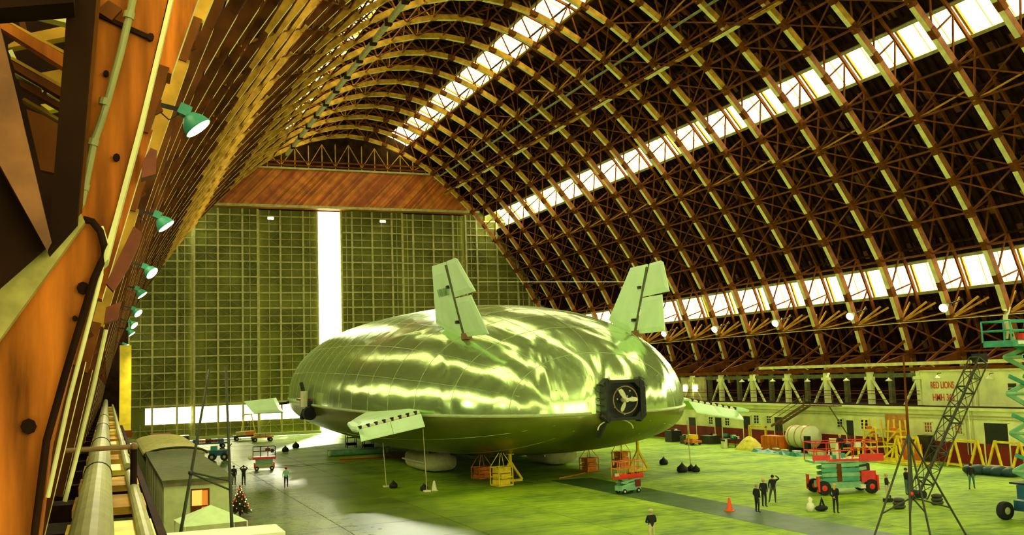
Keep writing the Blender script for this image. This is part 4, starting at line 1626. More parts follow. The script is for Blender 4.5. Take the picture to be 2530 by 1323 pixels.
for k, (x, m_) in enumerate(((-.9, CREAM), (-.6, TEAL), (-.3, CREAM), (0.0, TEAL))):
    MB().box((x, -.2, 2.4 + .05 * k), (.35, .5, .3)).build('tool_case', m_, big)
MB().lathe([(.16, 0), (.2, .5), (.06, 1.0), (.05, 1.1)], (-.15, .1, 2.3), (0, 0, 1), 10).build('gas_bottle', CREAM, big)
MB().box((1.4, .3, 3.2), (.35, .3, .35)).build('control_box', CREAM, big)
for x in (-.45, -.75):
    MB().cyl((x, .2, 2.3), (x + .05, .2, 2.9), .05, n=6).build('can', CREAM, big)

# small lift below the stern
l2 = F(1562, 1221)
sm = thing('scissor_lift', 'small scissor lift with green base and red cluttered platform', 'scissor lift', (l2.x, l2.y + .6, 0), math.radians(12))
MB().box((0, 0, .4), (1.8, .8, .35)).build('chassis', PGREEN, sm)
for sx_ in (-1, 1):
    for sy_ in (-1, 1):
        wheel(sm, (sx_ * .65, sy_ * .38, .18), .18, .12, hub=CREAM, axis=(0, 1, 0))
scissor(sm, 1.6, .7, .55, 1.05, 2, PGREEN, .14)
MB().box((.6, -.42, .7), (.45, .1, .5)).build('battery_box', REDD, sm)
MB().box((0, 0, 1.15), (2.2, .9, .16)).build('deck', RED, sm)
MB().box((0, -.46, 1.28), (2.2, .05, .25)).build('toe_board', RED, sm)
rails(sm, 2.2, .9, 1.2, 1.1, ORANGE, 4, .028)
for k in range(6):
    MB().box((-.9 + .34 * k, random.uniform(-.2, .2), 1.35), (.2, .25, .2)).build('tool_case', random.choice((CREAM, ORANGE, BLACKM, YEL)), sm)
# red lift on the left aisle
l3 = F(655, 1164)
rd = thing('scissor_lift', 'red scissor lift standing alone on the shiny left aisle', 'scissor lift', (l3.x, l3.y + .6, 0), math.radians(-6))
MB().box((0, 0, .45), (1.9, .8, .4)).build('chassis', GREYG, rd)
for sx_ in (-1, 1):
    for sy_ in (-1, 1):
        wheel(rd, (sx_ * .75, sy_ * .38, .22), .22, .14, hub=CREAM, axis=(0, 1, 0))
        MB().box((sx_ * .95, sy_ * .4, .5), (.14, .16, .5)).build('corner_guard', RED, rd)
scissor(rd, 1.7, .7, .65, 1.15, 3, PGREEN, .12)
MB().box((0, 0, 1.25), (2.3, .95, .26)).build('deck', RED, rd)
rails(rd, 2.2, .9, 1.35, 1.05, BLACKM, 3, .03)
MB().box((.8, -.2, 1.95), (.3, .2, .4)).build('control_box', BLACKM, rd)
MB().box((.35, -.3, 2.1), (.5, .1, .25)).build('tool_tray', REDD, rd)
MB().ball((-1.35, -.1, 1.35), .26).build('worklight', CREAM, rd, smooth=True)

# tall teal lift at the right edge
bt = thing('scissor_lift', 'tall teal scissor lift at the right edge raising a blue basket', 'scissor lift', (47.7, 41.8, 0), 0)
MB().box((.2, 0, .75), (3.0, 1.7, .55)).build('chassis', BLUE, bt)
MB().box((-1.25, -.3, 1.55), (.7, 1.2, .75)).build('engine_cover', BLUE, bt)
MB().box((-1.3, -.95, 1.35), (.45, .1, .35)).build('engine_panel', CREAM, bt)
MB().box((-1.0, .2, 1.98), (1.0, 1.3, .1)).build('engine_lid', BLACKM, bt)
for sx_ in (-1, 1):
    for sy_ in (-1, 1):
        wheel(bt, (sx_ * 1.45 - .4, sy_ * .95, .5), .5, .36, hub=GREYG, axis=(0, 1, 0))
zs_ = [1.1, 3.05, 5.25, 7.38, 9.28]
for i in range(4):
    za, zb_ = zs_[i], zs_[i + 1]
    for s in (-.6, .6):
        zm = (za + zb_) / 2
        MB().bar((-1.35, s, zm + (zb_ - za) * .0 + .55), (1.2, s, zb_ + .35), .1, .24).build('scissor_arm', PGREEN, bt)
        MB().bar((-1.35, s, zm + .55), (1.2, s, za + .35), .1, .24).build('scissor_arm', PGREEN, bt)
        MB().bar((1.2, s * .8, zm + .55), (-1.25, s * .8, zb_ + .45), .1, .2).build('scissor_arm', TEAL, bt)
    MB().cyl((-1.35, -.65, (za + zb_) / 2 + .55), (-1.35, .65, (za + zb_) / 2 + .55), .09, n=8).build('pivot_pin', PGREEN, bt)
MB().box((0.1, 0, 9.62), (5.0, 2.0, .34)).build('basket_floor', TEAL, bt)
MB().box((-1.55, -1.03, 9.66), (1.0, .04, .18)).build('name_plate', CREAM, bt)
rails(bt, 4.9, 1.95, 9.7, 1.15, TEAL, 3, .05)
MB().box((-.85, -.3, 10.0), (.4, .3, .35)).build('red_case', RED, bt)

# ================================================================== MASTS, JIB, POLES
def mast(loc, legs, top, collar, label, m=DARKPIPE):
    t = thing('mast_stand', label, 'mast', loc)
    o = V(loc)
    c = V(collar) - o
    tp = V(top) - o
    a = V((tp.x * .7 + c.x * .3, tp.y * .7 + c.y * .3, 0))
    apex = c.lerp(tp, .44)
    MB().tube([c, apex], .09, 8).build('centre_tube', m, t)
    MB().tube([apex, tp], [.07, .045], 8).build('top_tube', WOODK, t)
    for lg in legs:
        MB().tube([apex, V(lg) - o], .052, 8).build('leg', m, t)
        q = (V(lg) - o).lerp(apex, .28)
        MB().tube([c, q], .04, 6).build('strut', m, t)
        MB().cyl(V(lg) - o + V((0, 0, -.02)), V(lg) - o + V((0, 0, .05)), .18, n=8).build('foot_pad', BLACK, t)
    MB().ball(c, .16).build('collar', BLACKM, t)
    MB().ball(c + V((-.12, -.1, .18)), .1).build('red_knob', RED, t)
    return t


mx0 = V((36.9, 40.0, 0))
mast(mx0, [V((34.35, 40.2, .03)), V((35.3, 38.6, .03)), V((37.0, 39.0, .03)), V((40.0, 39.8, .03))], (37.0, 40.0, 9.1), (36.9, 40.0, 2.15), 'tall dark tripod mast on the right part of the floor')
for px, py, lab in ((2222, 1258, 'dark sandbag pile left of the tripod mast'), (2316, 1248, 'dark sandbag pile right of the tripod mast')):
    p = F(px, py)
    t = thing('sandbag_pile', lab, 'sandbags', p, .3, 'sandbag piles around the tripod mast')
    for k in range(3):
        MB().ball((0, 0, .13 + .2 * k), .5, (1.05 - .15 * k, .7, .3)).build('sandbag', DARKPIPE, t, smooth=True)
t = thing('floor_pump', 'small dark box by the mast leg', 'equipment', F(2194, 1241))
MB().box((0, 0, .12), (.5, .35, .22)).build('pump_body', BLACKM, t)
MB().cyl((.2, 0, .2), (.2, 0, .4), .06, n=8).build('pump_handle', BLACKM, t)

# lattice jib
jb0, jb1 = V((48.4, 52.0, 0.15)), V((54.9, 52.4, 8.7))
t = thing('lattice_jib', 'slanting dark lattice crane jib before the lettered wall', 'crane jib', jb0)
ax = (jb1 - jb0).normalized()
s1_ = ax.cross(V((0, 1, 0))).normalized() * .42
s2_ = V((0, 1, 0)) * .42
crn = [s1_ + s2_, s1_ - s2_, -s1_ - s2_, -s1_ + s2_]
LJ = (jb1 - jb0).length
for c in crn:
    MB().cyl(c, c + ax * LJ, .05, n=6).build('jib_chord', DARKPIPE, t)
nb = 9
for i in range(nb):
    za, zb_ = LJ * i / nb, LJ * (i + 1) / nb
    lc = MB()
    for k in range(4):
        a, b = crn[k], crn[(k + 1) % 4]
        lc.cyl(a + ax * za, b + ax * zb_, .025, n=5)
        lc.cyl(a + ax * zb_, b + ax * zb_, .03 if i % 2 else .06, n=5)
    lc.build('lacing', DARKPIPE, t)
MB().box(ax * (LJ + .25), (.7, .7, .6)).build('jib_head', BLACKM, t)
MB().cyl((0, -.6, .2), (0, .6, .2), .25, n=10).build('jib_foot', BLACKM, t)

# pole frame on the left
t = thing('pole_frame', 'two tall dark poles joined by struts on the left', 'pole frame', (4.4, 48, 0))
MB().tube([(-1.75, -.2, 0), (-.1, 0, 9.5)], [.085, .05], 8).build('pole', DARKPIPE, t)
MB().tube([(.95, 0, 0), (.62, 0, 9.6)], [.09, .05], 8).build('pole', DARKPIPE, t)
MB().tube([(-.9, -.1, 4.95), (.78, 0, 4.45)], .05, 6).build('strut', DARKPIPE, t)
MB().tube([(-.9, -.1, 4.9), (.78, 0, 4.05)], .05, 6).build('strut', DARKPIPE, t)
MB().ball((-.9, -.1, 4.93), .13).build('clamp', BLACKM, t)
for x in (-1.75, .95):
    MB().cyl((x, 0, 0), (x, 0, .06), .25, n=10).build('foot_pad', BLACK, t)

# ================================================================== LEFT: huts, tents, tree
hut = thing('site_hut', 'grey-green site hut with dark flat roof and lit window', 'hut', (4.75, 60, 0))
MB().box((0, 13.5, 1.75), (3.6, 27, 3.5)).build('walls', mat('hut_cladding', (.60, .68, .28), .7, var=.1), hut)
MB().box((0, 13.5, 3.55), (3.8, 27.3, .16)).build('roof', mat('dark_roofing', (.10, .12, .03), .8), hut)
MB().box((0, -.05, 3.4), (3.75, .12, .26)).build('eaves', mat('brown_eaves', (.2, .16, .07), .7), hut)
wf = MB().box((.12, -.04, 2.2), (1.0, .1, 1.7)).build('window', WOODK, hut)
MB().box((-.05, -.1, 2.55), (.55, .04, .85)).build('pane', WARMWIN, wf)
MB().box((.36, -.1, 2.45), (.32, .04, 1.0)).build('pane', mat('amber_curtain', (.75, .22, .02), .6, emit=.45), wf)
MB().box((.05, -.12, 2.1), (.9, .05, .08)).build('sash_bar', WOODK, wf)
for k in range(7):
    MB().box((-1.83, 2 + 3.6 * k, 1.75), (.06, .25, 3.4)).build('wall_rib', STEEL, hut)
hut2 = thing('arched_hut', 'long hut with a curved tan roof behind the flat hut', 'hut', (5.3, 89.0, 0))
MB().box((0, 13, 1.6), (4.6, 26, 3.2)).build('walls', GREYG, hut2)
arc = [(2.5 * math.cos(math.pi * i / 12), 0, 3.15 + .6 * math.sin(math.pi * i / 12)) for i in range(13)]
MB().prism(arc, (0, 26.2, 0)).build('roof', mat('tan_roof', (.62, .58, .17), .7), hut2)
MB().tube([(p[0], -.05, p[2]) for p in arc], .1, 6).build('roof_edge', DARKPIPE, hut2)


def canopy(name, label, x0, x1, y0, y1, zt, drop, m, group=None):
    t = thing(name, label, 'canopy', ((x0 + x1) / 2, (y0 + y1) / 2, 0), 0, group)
    w, d = (x1 - x0) / 2, (y1 - y0) / 2
    MB().add([(-w, -d, zt - drop), (w, -d, zt - drop), (w, d, zt - drop), (-w, d, zt - drop), (-w * .25, -d * .25, zt), (w * .25, -d * .25, zt), (w * .25, d * .25, zt), (-w * .25, d * .25, zt)],
             [(0, 1, 5, 4), (1, 2, 6, 5), (2, 3, 7, 6), (3, 0, 4, 7), (4, 5, 6, 7), (3, 2, 1, 0)]).build('top', m, t)
    for (a, b) in (((-w, -d), (w, -d)), ((w, -d), (w, d)), ((w, d), (-w, d)), ((-w, d), (-w, -d))):
        MB().bar((a[0], a[1], zt - drop - .13), (b[0], b[1], zt - drop - .13), .03, .28).build('valance', m, t)
    for sx_ in (-1, 1):
        for sy_ in (-1, 1):
            MB().bar((sx_ * (w - .06), sy_ * (d - .06), 0), (sx_ * (w - .06), sy_ * (d - .06), zt - drop), .06).build('leg', CREAM, t)
    return t


canopy('marquee', 'long white flat-topped canopy at the bottom left edge', 1.9, 6.9, 43.4, 46.0, 2.75, .12, WHITE, 'white canopies at the bottom left')
canopy('marquee', 'white canopy roof stepping out right of the long canopy', 5.2, 7.35, 38.0, 43.2, 2.6, .12, WHITE, 'white canopies at the bottom left')
pt = thing('pop_up_tent', 'small pale green pop-up tent with pyramid roof', 'tent', (4.75, 52.5, 0), .1)
MB().add([(-1.5, -1.5, 2.2), (1.5, -1.5, 2.2), (1.5, 1.5, 2.2), (-1.5, 1.5, 2.2), (0, 0, 2.95)], [(0, 1, 4), (1, 2, 4), (2, 3, 4), (3, 0, 4), (3, 2, 1, 0)]).build('top', mat('pale_green_cloth', (.50, .66, .28), .8, var=.08), pt)
for sx_ in (-1, 1):
    for sy_ in (-1, 1):
        MB().bar((sx_ * 1.45, sy_ * 1.45, 0), (sx_ * 1.45, sy_ * 1.45, 2.2), .06).build('leg', CREAM, pt)
xt = thing('christmas_tree', 'small Christmas tree with glowing red lights', 'tree', F(593, 1276))
tm = MB()
rr_ = random.Random(3)
for k in range(420):
    h = rr_.random() ** 1.3
    a = rr_.random() * 2 * math.pi
    r = .72 * (1 - h) + .05
    p = V((math.cos(a) * r * .25, math.sin(a) * r * .25, .3 + 1.65 * h + .08))
    q = V((math.cos(a) * r, math.sin(a) * r, .3 + 1.65 * h - .12))
    tm.bar(p, q, .07, .02)
tm.build('needles', mat('dark_fir', (.03, .05, .012), .8), xt, kind='stuff')
MB().cyl((0, 0, 0), (0, 0, 1.9), .05, .02, 8).build('trunk', WOODD, xt)
LR = mat('red_fairy_light', (1, .05, .02), .5, emit=4.0)
LW = mat('warm_fairy_light', (1, .6, .25), .5, emit=5.0)
for k in range(46):
    h = (k + .5) / 46
    a = k * 2.4
    r = .70 * (1 - h) + .04
    MB().ball((math.cos(a) * r, math.sin(a) * r, .32 + 1.6 * h), .035, n=6, m=4).build('fairy_light', LR if k % 3 else LW, xt)

# ================================================================== FAR LEFT, BY THE DOOR
p = F(370, 1104)
t = thing('freight_container', 'rusty red freight container by the far door', 'container', (6.6, 142, 0))
MB().box((0, 0, 1.3), (2.5, 6, 2.6)).build('box', mat('rust_red', (.30, .07, .02), .7, var=.3), t)
for k in range(7):
    MB().box((-1.08 + .36 * k, -3.03, 1.3), (.1, .08, 2.3)).build('rib', MATS['rust_red'], t)
MB().box((.1, -3.08, 1.3), (.3, .05, .5)).build('placard', CREAM, t)
p = F(429, 1091)
t = thing('parked_car', 'dark parked car with pale bumper near the far door', 'car', (10.2, 158, 0))
MB().prism([(-1.0, -2.2, .4), (-1.0, 2.2, .4), (-1.0, 2.2, .95), (-1.0, 1.2, 1.0), (-1.0, .6, 1.55), (-1.0, -1.5, 1.55), (-1.0, -2.1, 1.0)], (2.0, 0, 0)).build('body', mat('dark_car_paint', (.02, .04, .05), .3), t)
MB().box((0, -2.25, .6), (1.9, .15, .35)).build('bumper', CREAM, t)
MB().box((0, -1.95, 1.3), (1.6, .1, .4)).build('rear_window', GLASSD, t)
for sx_ in (-1, 1):
    for y in (-1.4, 1.4):
        wheel(t, (sx_ * .85, y, .35), .35, .22)


def flat_trailer(px, py, L, W, m, label, load, rz=0.0):
    p = F(px, py)
    t = thing('equipment_cart', label, 'cart', p, rz, 'equipment carts by the far door')
    MB().box((0, 0, .7), (L, W, .18)).build('bed', m, t)
    for sx_ in (-1, 1):
        for sy_ in (-1, 1):
            wheel(t, (sx_ * L * .36, sy_ * W * .45, .32), .32, .2, axis=(0, 1, 0))
    for k in range(load):
        MB().box((-L * .4 + L * .8 * (k + .5) / load, random.uniform(-.2, .2), 1.05), (L * .7 / load, W * .7, random.uniform(.3, .7))).build('crate', random.choice((BLUE, ORANGE, WOODK, STEEL)), t)
    return t


flat_trailer(515, 1109, 5.2, 1.8, BLUE, 'blue equipment cart with rails behind the huts', 5)
flat_trailer(648, 1092, 3.2, 1.6, ORANGE, 'orange equipment cart near the glare of the door', 3)
flat_trailer(605, 1089, 3.6, 1.6, BLACKM, 'black equipment cart below the yellow gantry', 2)
t = thing('blue_tug', 'small blue tug with big tyre behind the huts', 'tug', F(540, 1139), -.2)
MB().box((0, 0, .9), (2.0, 1.2, .6)).build('body', BLUE, t)
MB().box((-.5, 0, 1.4), (.7, 1.0, .6)).build('hood', TEAL, t)
for sx_ in (-.7, .7):
    for sy_ in (-1, 1):
        wheel(t, (sx_, sy_ * .6, .45), .45, .25, axis=(0, 1, 0))
MB().cyl((.9, 0, 1.1), (1.5, 0, 1.9), .06, n=6).build('lever', BLUE, t)
for px, py, h, lab in ((613, 1086, 3.9, 'yellow A-frame gantry hoist before the far door'), (484, 1085, 3.2, 'yellow hoist frame behind the blue cart')):
    t = thing('gantry_hoist', lab, 'gantry', F(px, py), 0, 'yellow hoists by the far door')
    for s in (-1, 1):
        MB().bar((s * 1.3, 0, 0), (s * .55, 0, h), .16).build('leg', YEL, t)
        MB().bar((s * 1.3, -.9, .1), (s * 1.3, .9, .1), .16).build('foot', YEL, t)
    MB().bar((-.7, 0, h), (.7, 0, h), .2).build('crossbeam', YEL, t)
    MB().bar((-1.0, 0, 1.3), (1.0, 0, 1.3), .1).build('tie', YEL, t)
    MB().cyl((0, 0, h), (0, 0, h - 1.4), .05, n=6).build('hoist_chain', YEL, t)
for px, py, lab in ((868, 1107, 'left one of two small scaffolds in the glare under the nose'), (910, 1111, 'right one of two small scaffolds in the glare under the nose')):
    t = thing('scaffold', lab, 'scaffold', F(px, py), 0, 'small scaffolds under the nose')
    for sx_ in (-.6, .6):
        for sy_ in (-.5, .5):
            MB().cyl((sx_, sy_, 0), (sx_, sy_, 1.9), .05, n=6).build('upright', WOODD, t)
    for z in (.35, 1.3, 1.85):
        for s in (-.5, .5):
            MB().cyl((-.6, s, z), (.6, s, z), .04, n=6).build('ledger', WOODD, t)
    MB().box((0, 0, .5), (1.1, .9, .3)).build('platform', WOODD, t)
rl_ = F(870, 1126)
t = thing('rolled_film', 'long rolls of green film lying under the nose', 'roll', (rl_.x, rl_.y, 0))
for k, (dy, r, m_) in enumerate(((0, .38, PGREEN), (.8, .3, CREAM), (1.5, .34, GREYG))):
    MB().cyl((-2.6, dy, r), (4.0 + .5 * k, dy, r), r, n=12).build('roll', m_, t)
t = thing('floor_cable', 'red air line lying across the floor below the nose', 'cable', (28, 113, 0))
MB().tube([(-4, 0, .05), (0, -.6, .05), (4, .2, .05), (7, .1, .05)], .09, 6).build('line', RED, t)

# ================================================================== RIGHT: clutter along the shop wall
t = thing('water_tank', 'big white horizontal tank with orange straps by the shops', 'tank', (66.0, 86.2, 0))
MB().lathe([(.3, -1.9), (.95, -1.75), (1.15, -1.45), (1.15, 1.45), (.95, 1.75), (.3, 1.9)], (0, 0, 1.55), (0, 1, 0), 24).build('shell', WHITE, t, smooth=True)
for y in (-1.1, 0, 1.1):
    MB().lathe([(1.15, -.05), (1.18, -.05), (1.18, .05), (1.15, .05)], (0, y, 1.55), (0, 1, 0), 24).build('strap', ORANGE, t)
for y in (-1.2, 1.2):
    MB().box((0, y, .3), (1.8, .25, .6)).build('saddle', DARKPIPE, t)
MB().box((-1.0, -1.9, 1.1), (.4, .6, 1.3)).build('pump_cabinet', BLACKM, t)
t = thing('tarp_crate', 'bright orange crate beside the white tank', 'crate', (65.1, 89.7, 0))
MB().box((0, 0, .78), (1.2, 3.0, 1.56)).build('box', mat('glossy_orange_tarp', (.72, .16, .01), .4, var=.45, scale=1.6, stretch=(1, 3, .4)), t)
for y in (-1.3, 0, 1.3):
    MB().box((-.82, y, .78), (.06, .12, 1.5)).build('batten', ORANGE, t)
t = thing('sand_heap', 'yellow pyramid heap left of the orange crate', 'heap', (64.2, 93.1, 0))
MB().lathe([(1.6, 0), (1.45, .25), (.7, 1.05), (.25, 1.35), (.05, 1.42)], n=14).build('heap', mat('yellow_sand', (.72, .66, .08), .9, var=.2), t)
t = thing('door_frame_stand', 'open yellow frame standing behind the yellow heap', 'frame', (66.4, 94.6, 0))
for y in (-1.5, 1.5):
    MB().bar((0, y, 0), (0, y, 2.3), .2).build('upright', YEL, t)
MB().bar((0, -1.6, 2.3), (0, 1.6, 2.3), .2).build('crossbar', YEL, t)
t = thing('tarpaulin', 'teal tarpaulin spread flat on the floor by the crate', 'tarpaulin', (63.1, 86.6, 0))
tp = MB()
idx = {}
rr_ = random.Random(5)
for i in range(9):
    for k in range(13):
        idx[i, k] = len(tp.v)
        edge = i in (0, 8) or k in (0, 12)
        tp.v.append((-0.9 + 1.8 * i / 8 + rr_.uniform(-.1, .1), -4.2 + 8.2 * k / 12 + rr_.uniform(-.2, .2), .02 if edge else rr_.uniform(.05, .38)))
for i in range(8):
    for k in range(12):
        tp.f.append((idx[i, k], idx[i + 1, k], idx[i + 1, k + 1], idx[i, k + 1]))
tp.build('sheet', mat('teal_tarp', (.02, .26, .16), .5, var=.3), t)
for k in range(4):
    MB().box((rr_.uniform(-.8, .6), -3 + 2 * k, .42), (.3, .9, .1), Matrix.Rotation(rr_.uniform(-.5, .5), 3, 'Z')).build('board', CREAM, t)
t = thing('work_table', 'cluttered work table with dark crates before the shop doors', 'table', (64.8, 97.4, 0))
MB().box((0, 0, .85), (1.0, 3.0, .08)).build('top', BLACKM, t)
for sx_ in (-.4, .4):
    for sy_ in (-1.3, 1.3):
        MB().bar((sx_, sy_, 0), (sx_, sy_, .85), .07).build('leg', BLACKM, t)
for k in range(9):
    MB().box((rr_.uniform(-.35, .35), rr_.uniform(-1.4, 1.4), 1.0 + rr_.uniform(0, .25)), (.35, .35, .3), Matrix.Rotation(rr_.uniform(-1, 1), 3, 'Z')).build('tool_case', rr_.choice((TEAL, CREAM, BLACKM, PGREEN, DARKPIPE)), t)
for x, y, m_, lab in ((63.5, 103.4, ORANGE, 'low orange buggy parked left of the work table'),):
    t = thing('buggy', lab, 'buggy', (x, y, 0))
    MB().box((0, 0, .4), (1.2, 2.0, .25)).build('bed', m_, t)
    MB().box((0, .1, .9), (1.0, 1.1, .5)).build('cab', YEL, t)
    MB().box((-.55, -.2, .65), (.1, 1.4, .25)).build('panel', m_, t)
    for sx_ in (-.5, .5):
        for sy_ in (-.7, .7):
            wheel(t, (sx_, sy_, .22), .22, .15)
for i, (px, py, w, d, h, m_, lab) in enumerate(((1664, 1092, 1.4, 1.6, 1.3, BLACKM, 'dark cabinet in the gap right of the hull'), (1696, 1096, 1.0, 1.2, .8, DARKPIPE, 'dark crate left of the orange buggy'),
                                 (1630, 1078, 1.2, .5, 1.4, PGREEN, 'pale green panel leaning behind the hull edge'), (1757, 1097, 1.6, 2.0, .9, DARKPIPE, 'dark bench stacked with parts before the shops'),
                                 (1790, 1108, .5, .5, .7, CREAM, 'white bin in front of the work table'),
                                 (2075, 1100, 1.4, 2.4, 1.1, BLACKM, 'black crates behind the big red lift'), (2116, 1110, 1.2, 1.2, 1.1, BLACKM, 'black workbench against the dark red dado'))):
    p = F(px, py) if px < 1800 else on(px, py, 0, 66.0)
    t = thing('storage_crate', lab, 'crate', (min(p.x, 66.4), p.y, 0), 0, 'clutter before the shops')
    MB().box((0, 0, h * .5), (w, d, h)).build('box', m_, t)
    MB().box((0, 0, h + .03), (w * 1.04, d * 1.04, .06)).build('lid', m_, t)
    for k in range(3):
        MB().box((rr_.uniform(-.3, .3) * w, rr_.uniform(-.4, .4) * d, h + .15), (.3, .35, .2)).build('part', rr_.choice((CREAM, REDD, PGREEN, BLACKM)), t)
t = thing('display_board', 'white upright board leaning left of the yellow trestles', 'board', (64.4, 79.4, 0), math.radians(8))
MB().box((0, 0, .95), (.1, 1.1, 1.7), Matrix.Rotation(-.18, 3, 'Y')).build('sheet', CREAM, t)
MB().bar((.1, 0, .9), (.6, 0, 0), .06).build('prop', WOODK, t)
t = thing('pale_planks', 'pale planks stacked in front of the white tank', 'planks', (64.9, 82.6, 0))
for k in range(4):
    MB().box((0, .1 * k, 0.05 + .11 * k), (.6 - .1 * k, 2.2, .1), Matrix.Rotation(.04 * k, 3, 'Z')).build('plank', YEL if k == 3 else CREAM, t)


def trestle(x, y, kind, label, rz=0.0):
    t = thing('yellow_trestle', label, 'trestle', (x, y, 0), rz, 'yellow trestles before the shops')
    if kind == 0:          # long low ground frame with uprights
        for s in (-.8, .8):
            MB().bar((s, -5.2, .15), (s, 5.2, .15), .2).build('ground_beam', YEL, t)
        for yy in (-4.8, -1.6, 1.6, 4.8):
            MB().bar((-.8, yy, .15), (.8, yy, .15), .16).build('tie', YEL, t)
        for yy in (-2.4, 2.4):
            MB().bar((-.8, yy, .1), (-.8, yy, 1.6), .16).build('upright', YEL, t)
            MB().bar((-.8, yy, 1.6), (-.8, yy + 2.0, .2), .14).build('brace', YEL, t)
        MB().bar((-.8, -2.4, 1.6), (-.8, 4.6, 1.0), .14).build('top_rail', YEL, t)
    elif kind == 1:        # tall tower of bars
        for sy_ in (-1.0, 1.0):
            for sx_ in (-.5, .5):
                MB().bar((sx_, sy_, 0), (sx_ * .6, sy_ * .7, 3.6), .14).build('upright', YEL, t)
        for z in (.2, 1.5, 2.6):
            MB().bar((-.5, -1.0, z), (-.5, 1.0, z), .12).build('rail', YEL, t)
            MB().bar((.5, -1.0, z), (.5, 1.0, z), .12).build('rail', YEL, t)
        MB().bar((-.5, -1.0, .2), (-.5, 1.0, 1.5), .1).build('brace', YEL, t)
        MB().bar((-.5, 1.0, 1.5), (-.5, -.8, 2.9), .1).build('brace', YEL, t)
        for k in range(4):
            MB().box((.1, -.6 + .4 * k, 1.7 + .35 * k), (.4, .3, .3)).build('coupler', ORANGE, t)
    else:                  # V legged trestle
        for sy_ in (-1.2, 1.2):
            MB().bar((0, sy_, 2.3), (-.2, sy_ - .75, 0), .16).build('leg', YEL, t)
            MB().bar((0, sy_, 2.3), (-.2, sy_ + .75, 0), .16).build('leg', YEL, t)
            MB().bar((-.2, sy_ - .75, .2), (-.2, sy_ + .75, .2), .14).build('foot', YEL, t)
        MB().bar((0, -1.2, 2.2), (0, 1.2, 2.2), .16).build('top_rail', YEL, t)
        if y > 70:
            MB().box((.5, 0, .8), (.6, 1.8, 1.6)).build('engine_crate', ORANGE, t)
    return t


trestle(64.2, 72.6, 0, 'long low yellow ground frame in front of the shop wall')
trestle(66.4, 76.4, 1, 'tallest yellow tower trestle right of the plywood patch')
trestle(66.2, 73.0, 1, 'yellow tower trestle left of the lattice jib')
trestle(65.4, 71.0, 2, 'yellow V-legged trestle behind the lattice jib')
trestle(65.6, 64.6, 2, 'yellow V-legged trestle left of the big shop door')
trestle(66.0, 60.8, 2, 'yellow V-legged trestle before the big shop door')
t = thing('black_speaker', 'black cabinet on the yellow V-legged trestle by the jib', 'cabinet', (66.6, 70.0, 0))
MB().box((0, 0, 1.6), (.7, 1.3, 1.5)).build('box', BLACKM, t)
MB().box((0, 0, .45), (.6, 1.0, .85)).build('stand', DARKPIPE, t)
p = F(2500, 1140)
t = thing('bundled_tarp', 'dark blue-green bundled tarpaulin near the right edge', 'tarpaulin', (62.6, 59.6, 0))
for k in range(5):
    MB().ball((rr_.uniform(-.3, .3), -1.8 + .9 * k, .3), .7, (1.0, 1.0, .55 + .1 * (k % 2))).build('fold', mat('dark_teal_tarp', (.012, .05, .04), .6), t, smooth=True)
# wire across the hall behind the right fin
t = thing('guy_wire', 'thin pale wire stretched level behind the right tail fin', 'wire', (58, 150, 20.5))
a_, b_ = on(1180, 697, 1, 150.0), on(1545, 697, 1, 120.0)
MB().tube([a_ - V((58, 150, 20.5)), b_ - V((58, 150, 20.5))], .045, 5).build('strand', CREAM, t)
for px, py in ((669, 540), (946, 548)):
    p = on(px, py, 1, Y_DOOR - .6)
    t = thing('door_lamp', 'small lit lamp high on the far door, %s of the bright gap' % ('left' if px < 800 else 'right'), 'lamp', p, 0, 'lamps high on the far door')
    MB().box((0, 0, 0), (.9, .12, .35)).build('lens', LAMPLENS, t)
    MB().box((0, .2, .1), (1.1, .3, .5)).build('housing', STEEL, t)
# white and black packs on the floor
t = thing('white_sack', 'white sack standing on the floor behind the front group', 'sack', F(2003, 1264))
MB().lathe([(.2, 0), (.27, .2), (.2, .45), (.1, .55), (.16, .72), (.02, .85)], n=10).build('sack', WHITE, t, smooth=True)
t = thing('black_holdall', 'black holdall lying next to the white sack', 'bag', F(2030, 1264))
MB().ball((0, 0, .18), .4, (1.2, .6, .45)).build('body', BLACK, t, smooth=True)
MB().tube([(-.1, 0, .3), (.05, 0, .75), (.2, 0, .3)], .07, 6).build('handles', BLACK, t)

# ================================================================== PEOPLE
SKINM = mat('skin', (.55, .30, .12), .6, var=.05)
CLOTHS = {k: mat('cloth_' + k, c, .85, var=.15) for k, c in dict(black=(.010, .011, .009), jeans=(.06, .16, .12), khaki=(.5, .46, .2), green=(.22, .5, .25), grey=(.05, .06, .04), white=(.72, .75, .42), dark=(.016, .02, .012)).items()}
HAIRS = {k: mat('hair_' + k, c, .7, var=.2) for k, c in dict(dark=(.02, .012, .006), blond=(.6, .42, .10), grey=(.35, .33, .2)).items()}
SHOE = mat('shoe_leather', (.012, .010, .008), .6, var=.2)


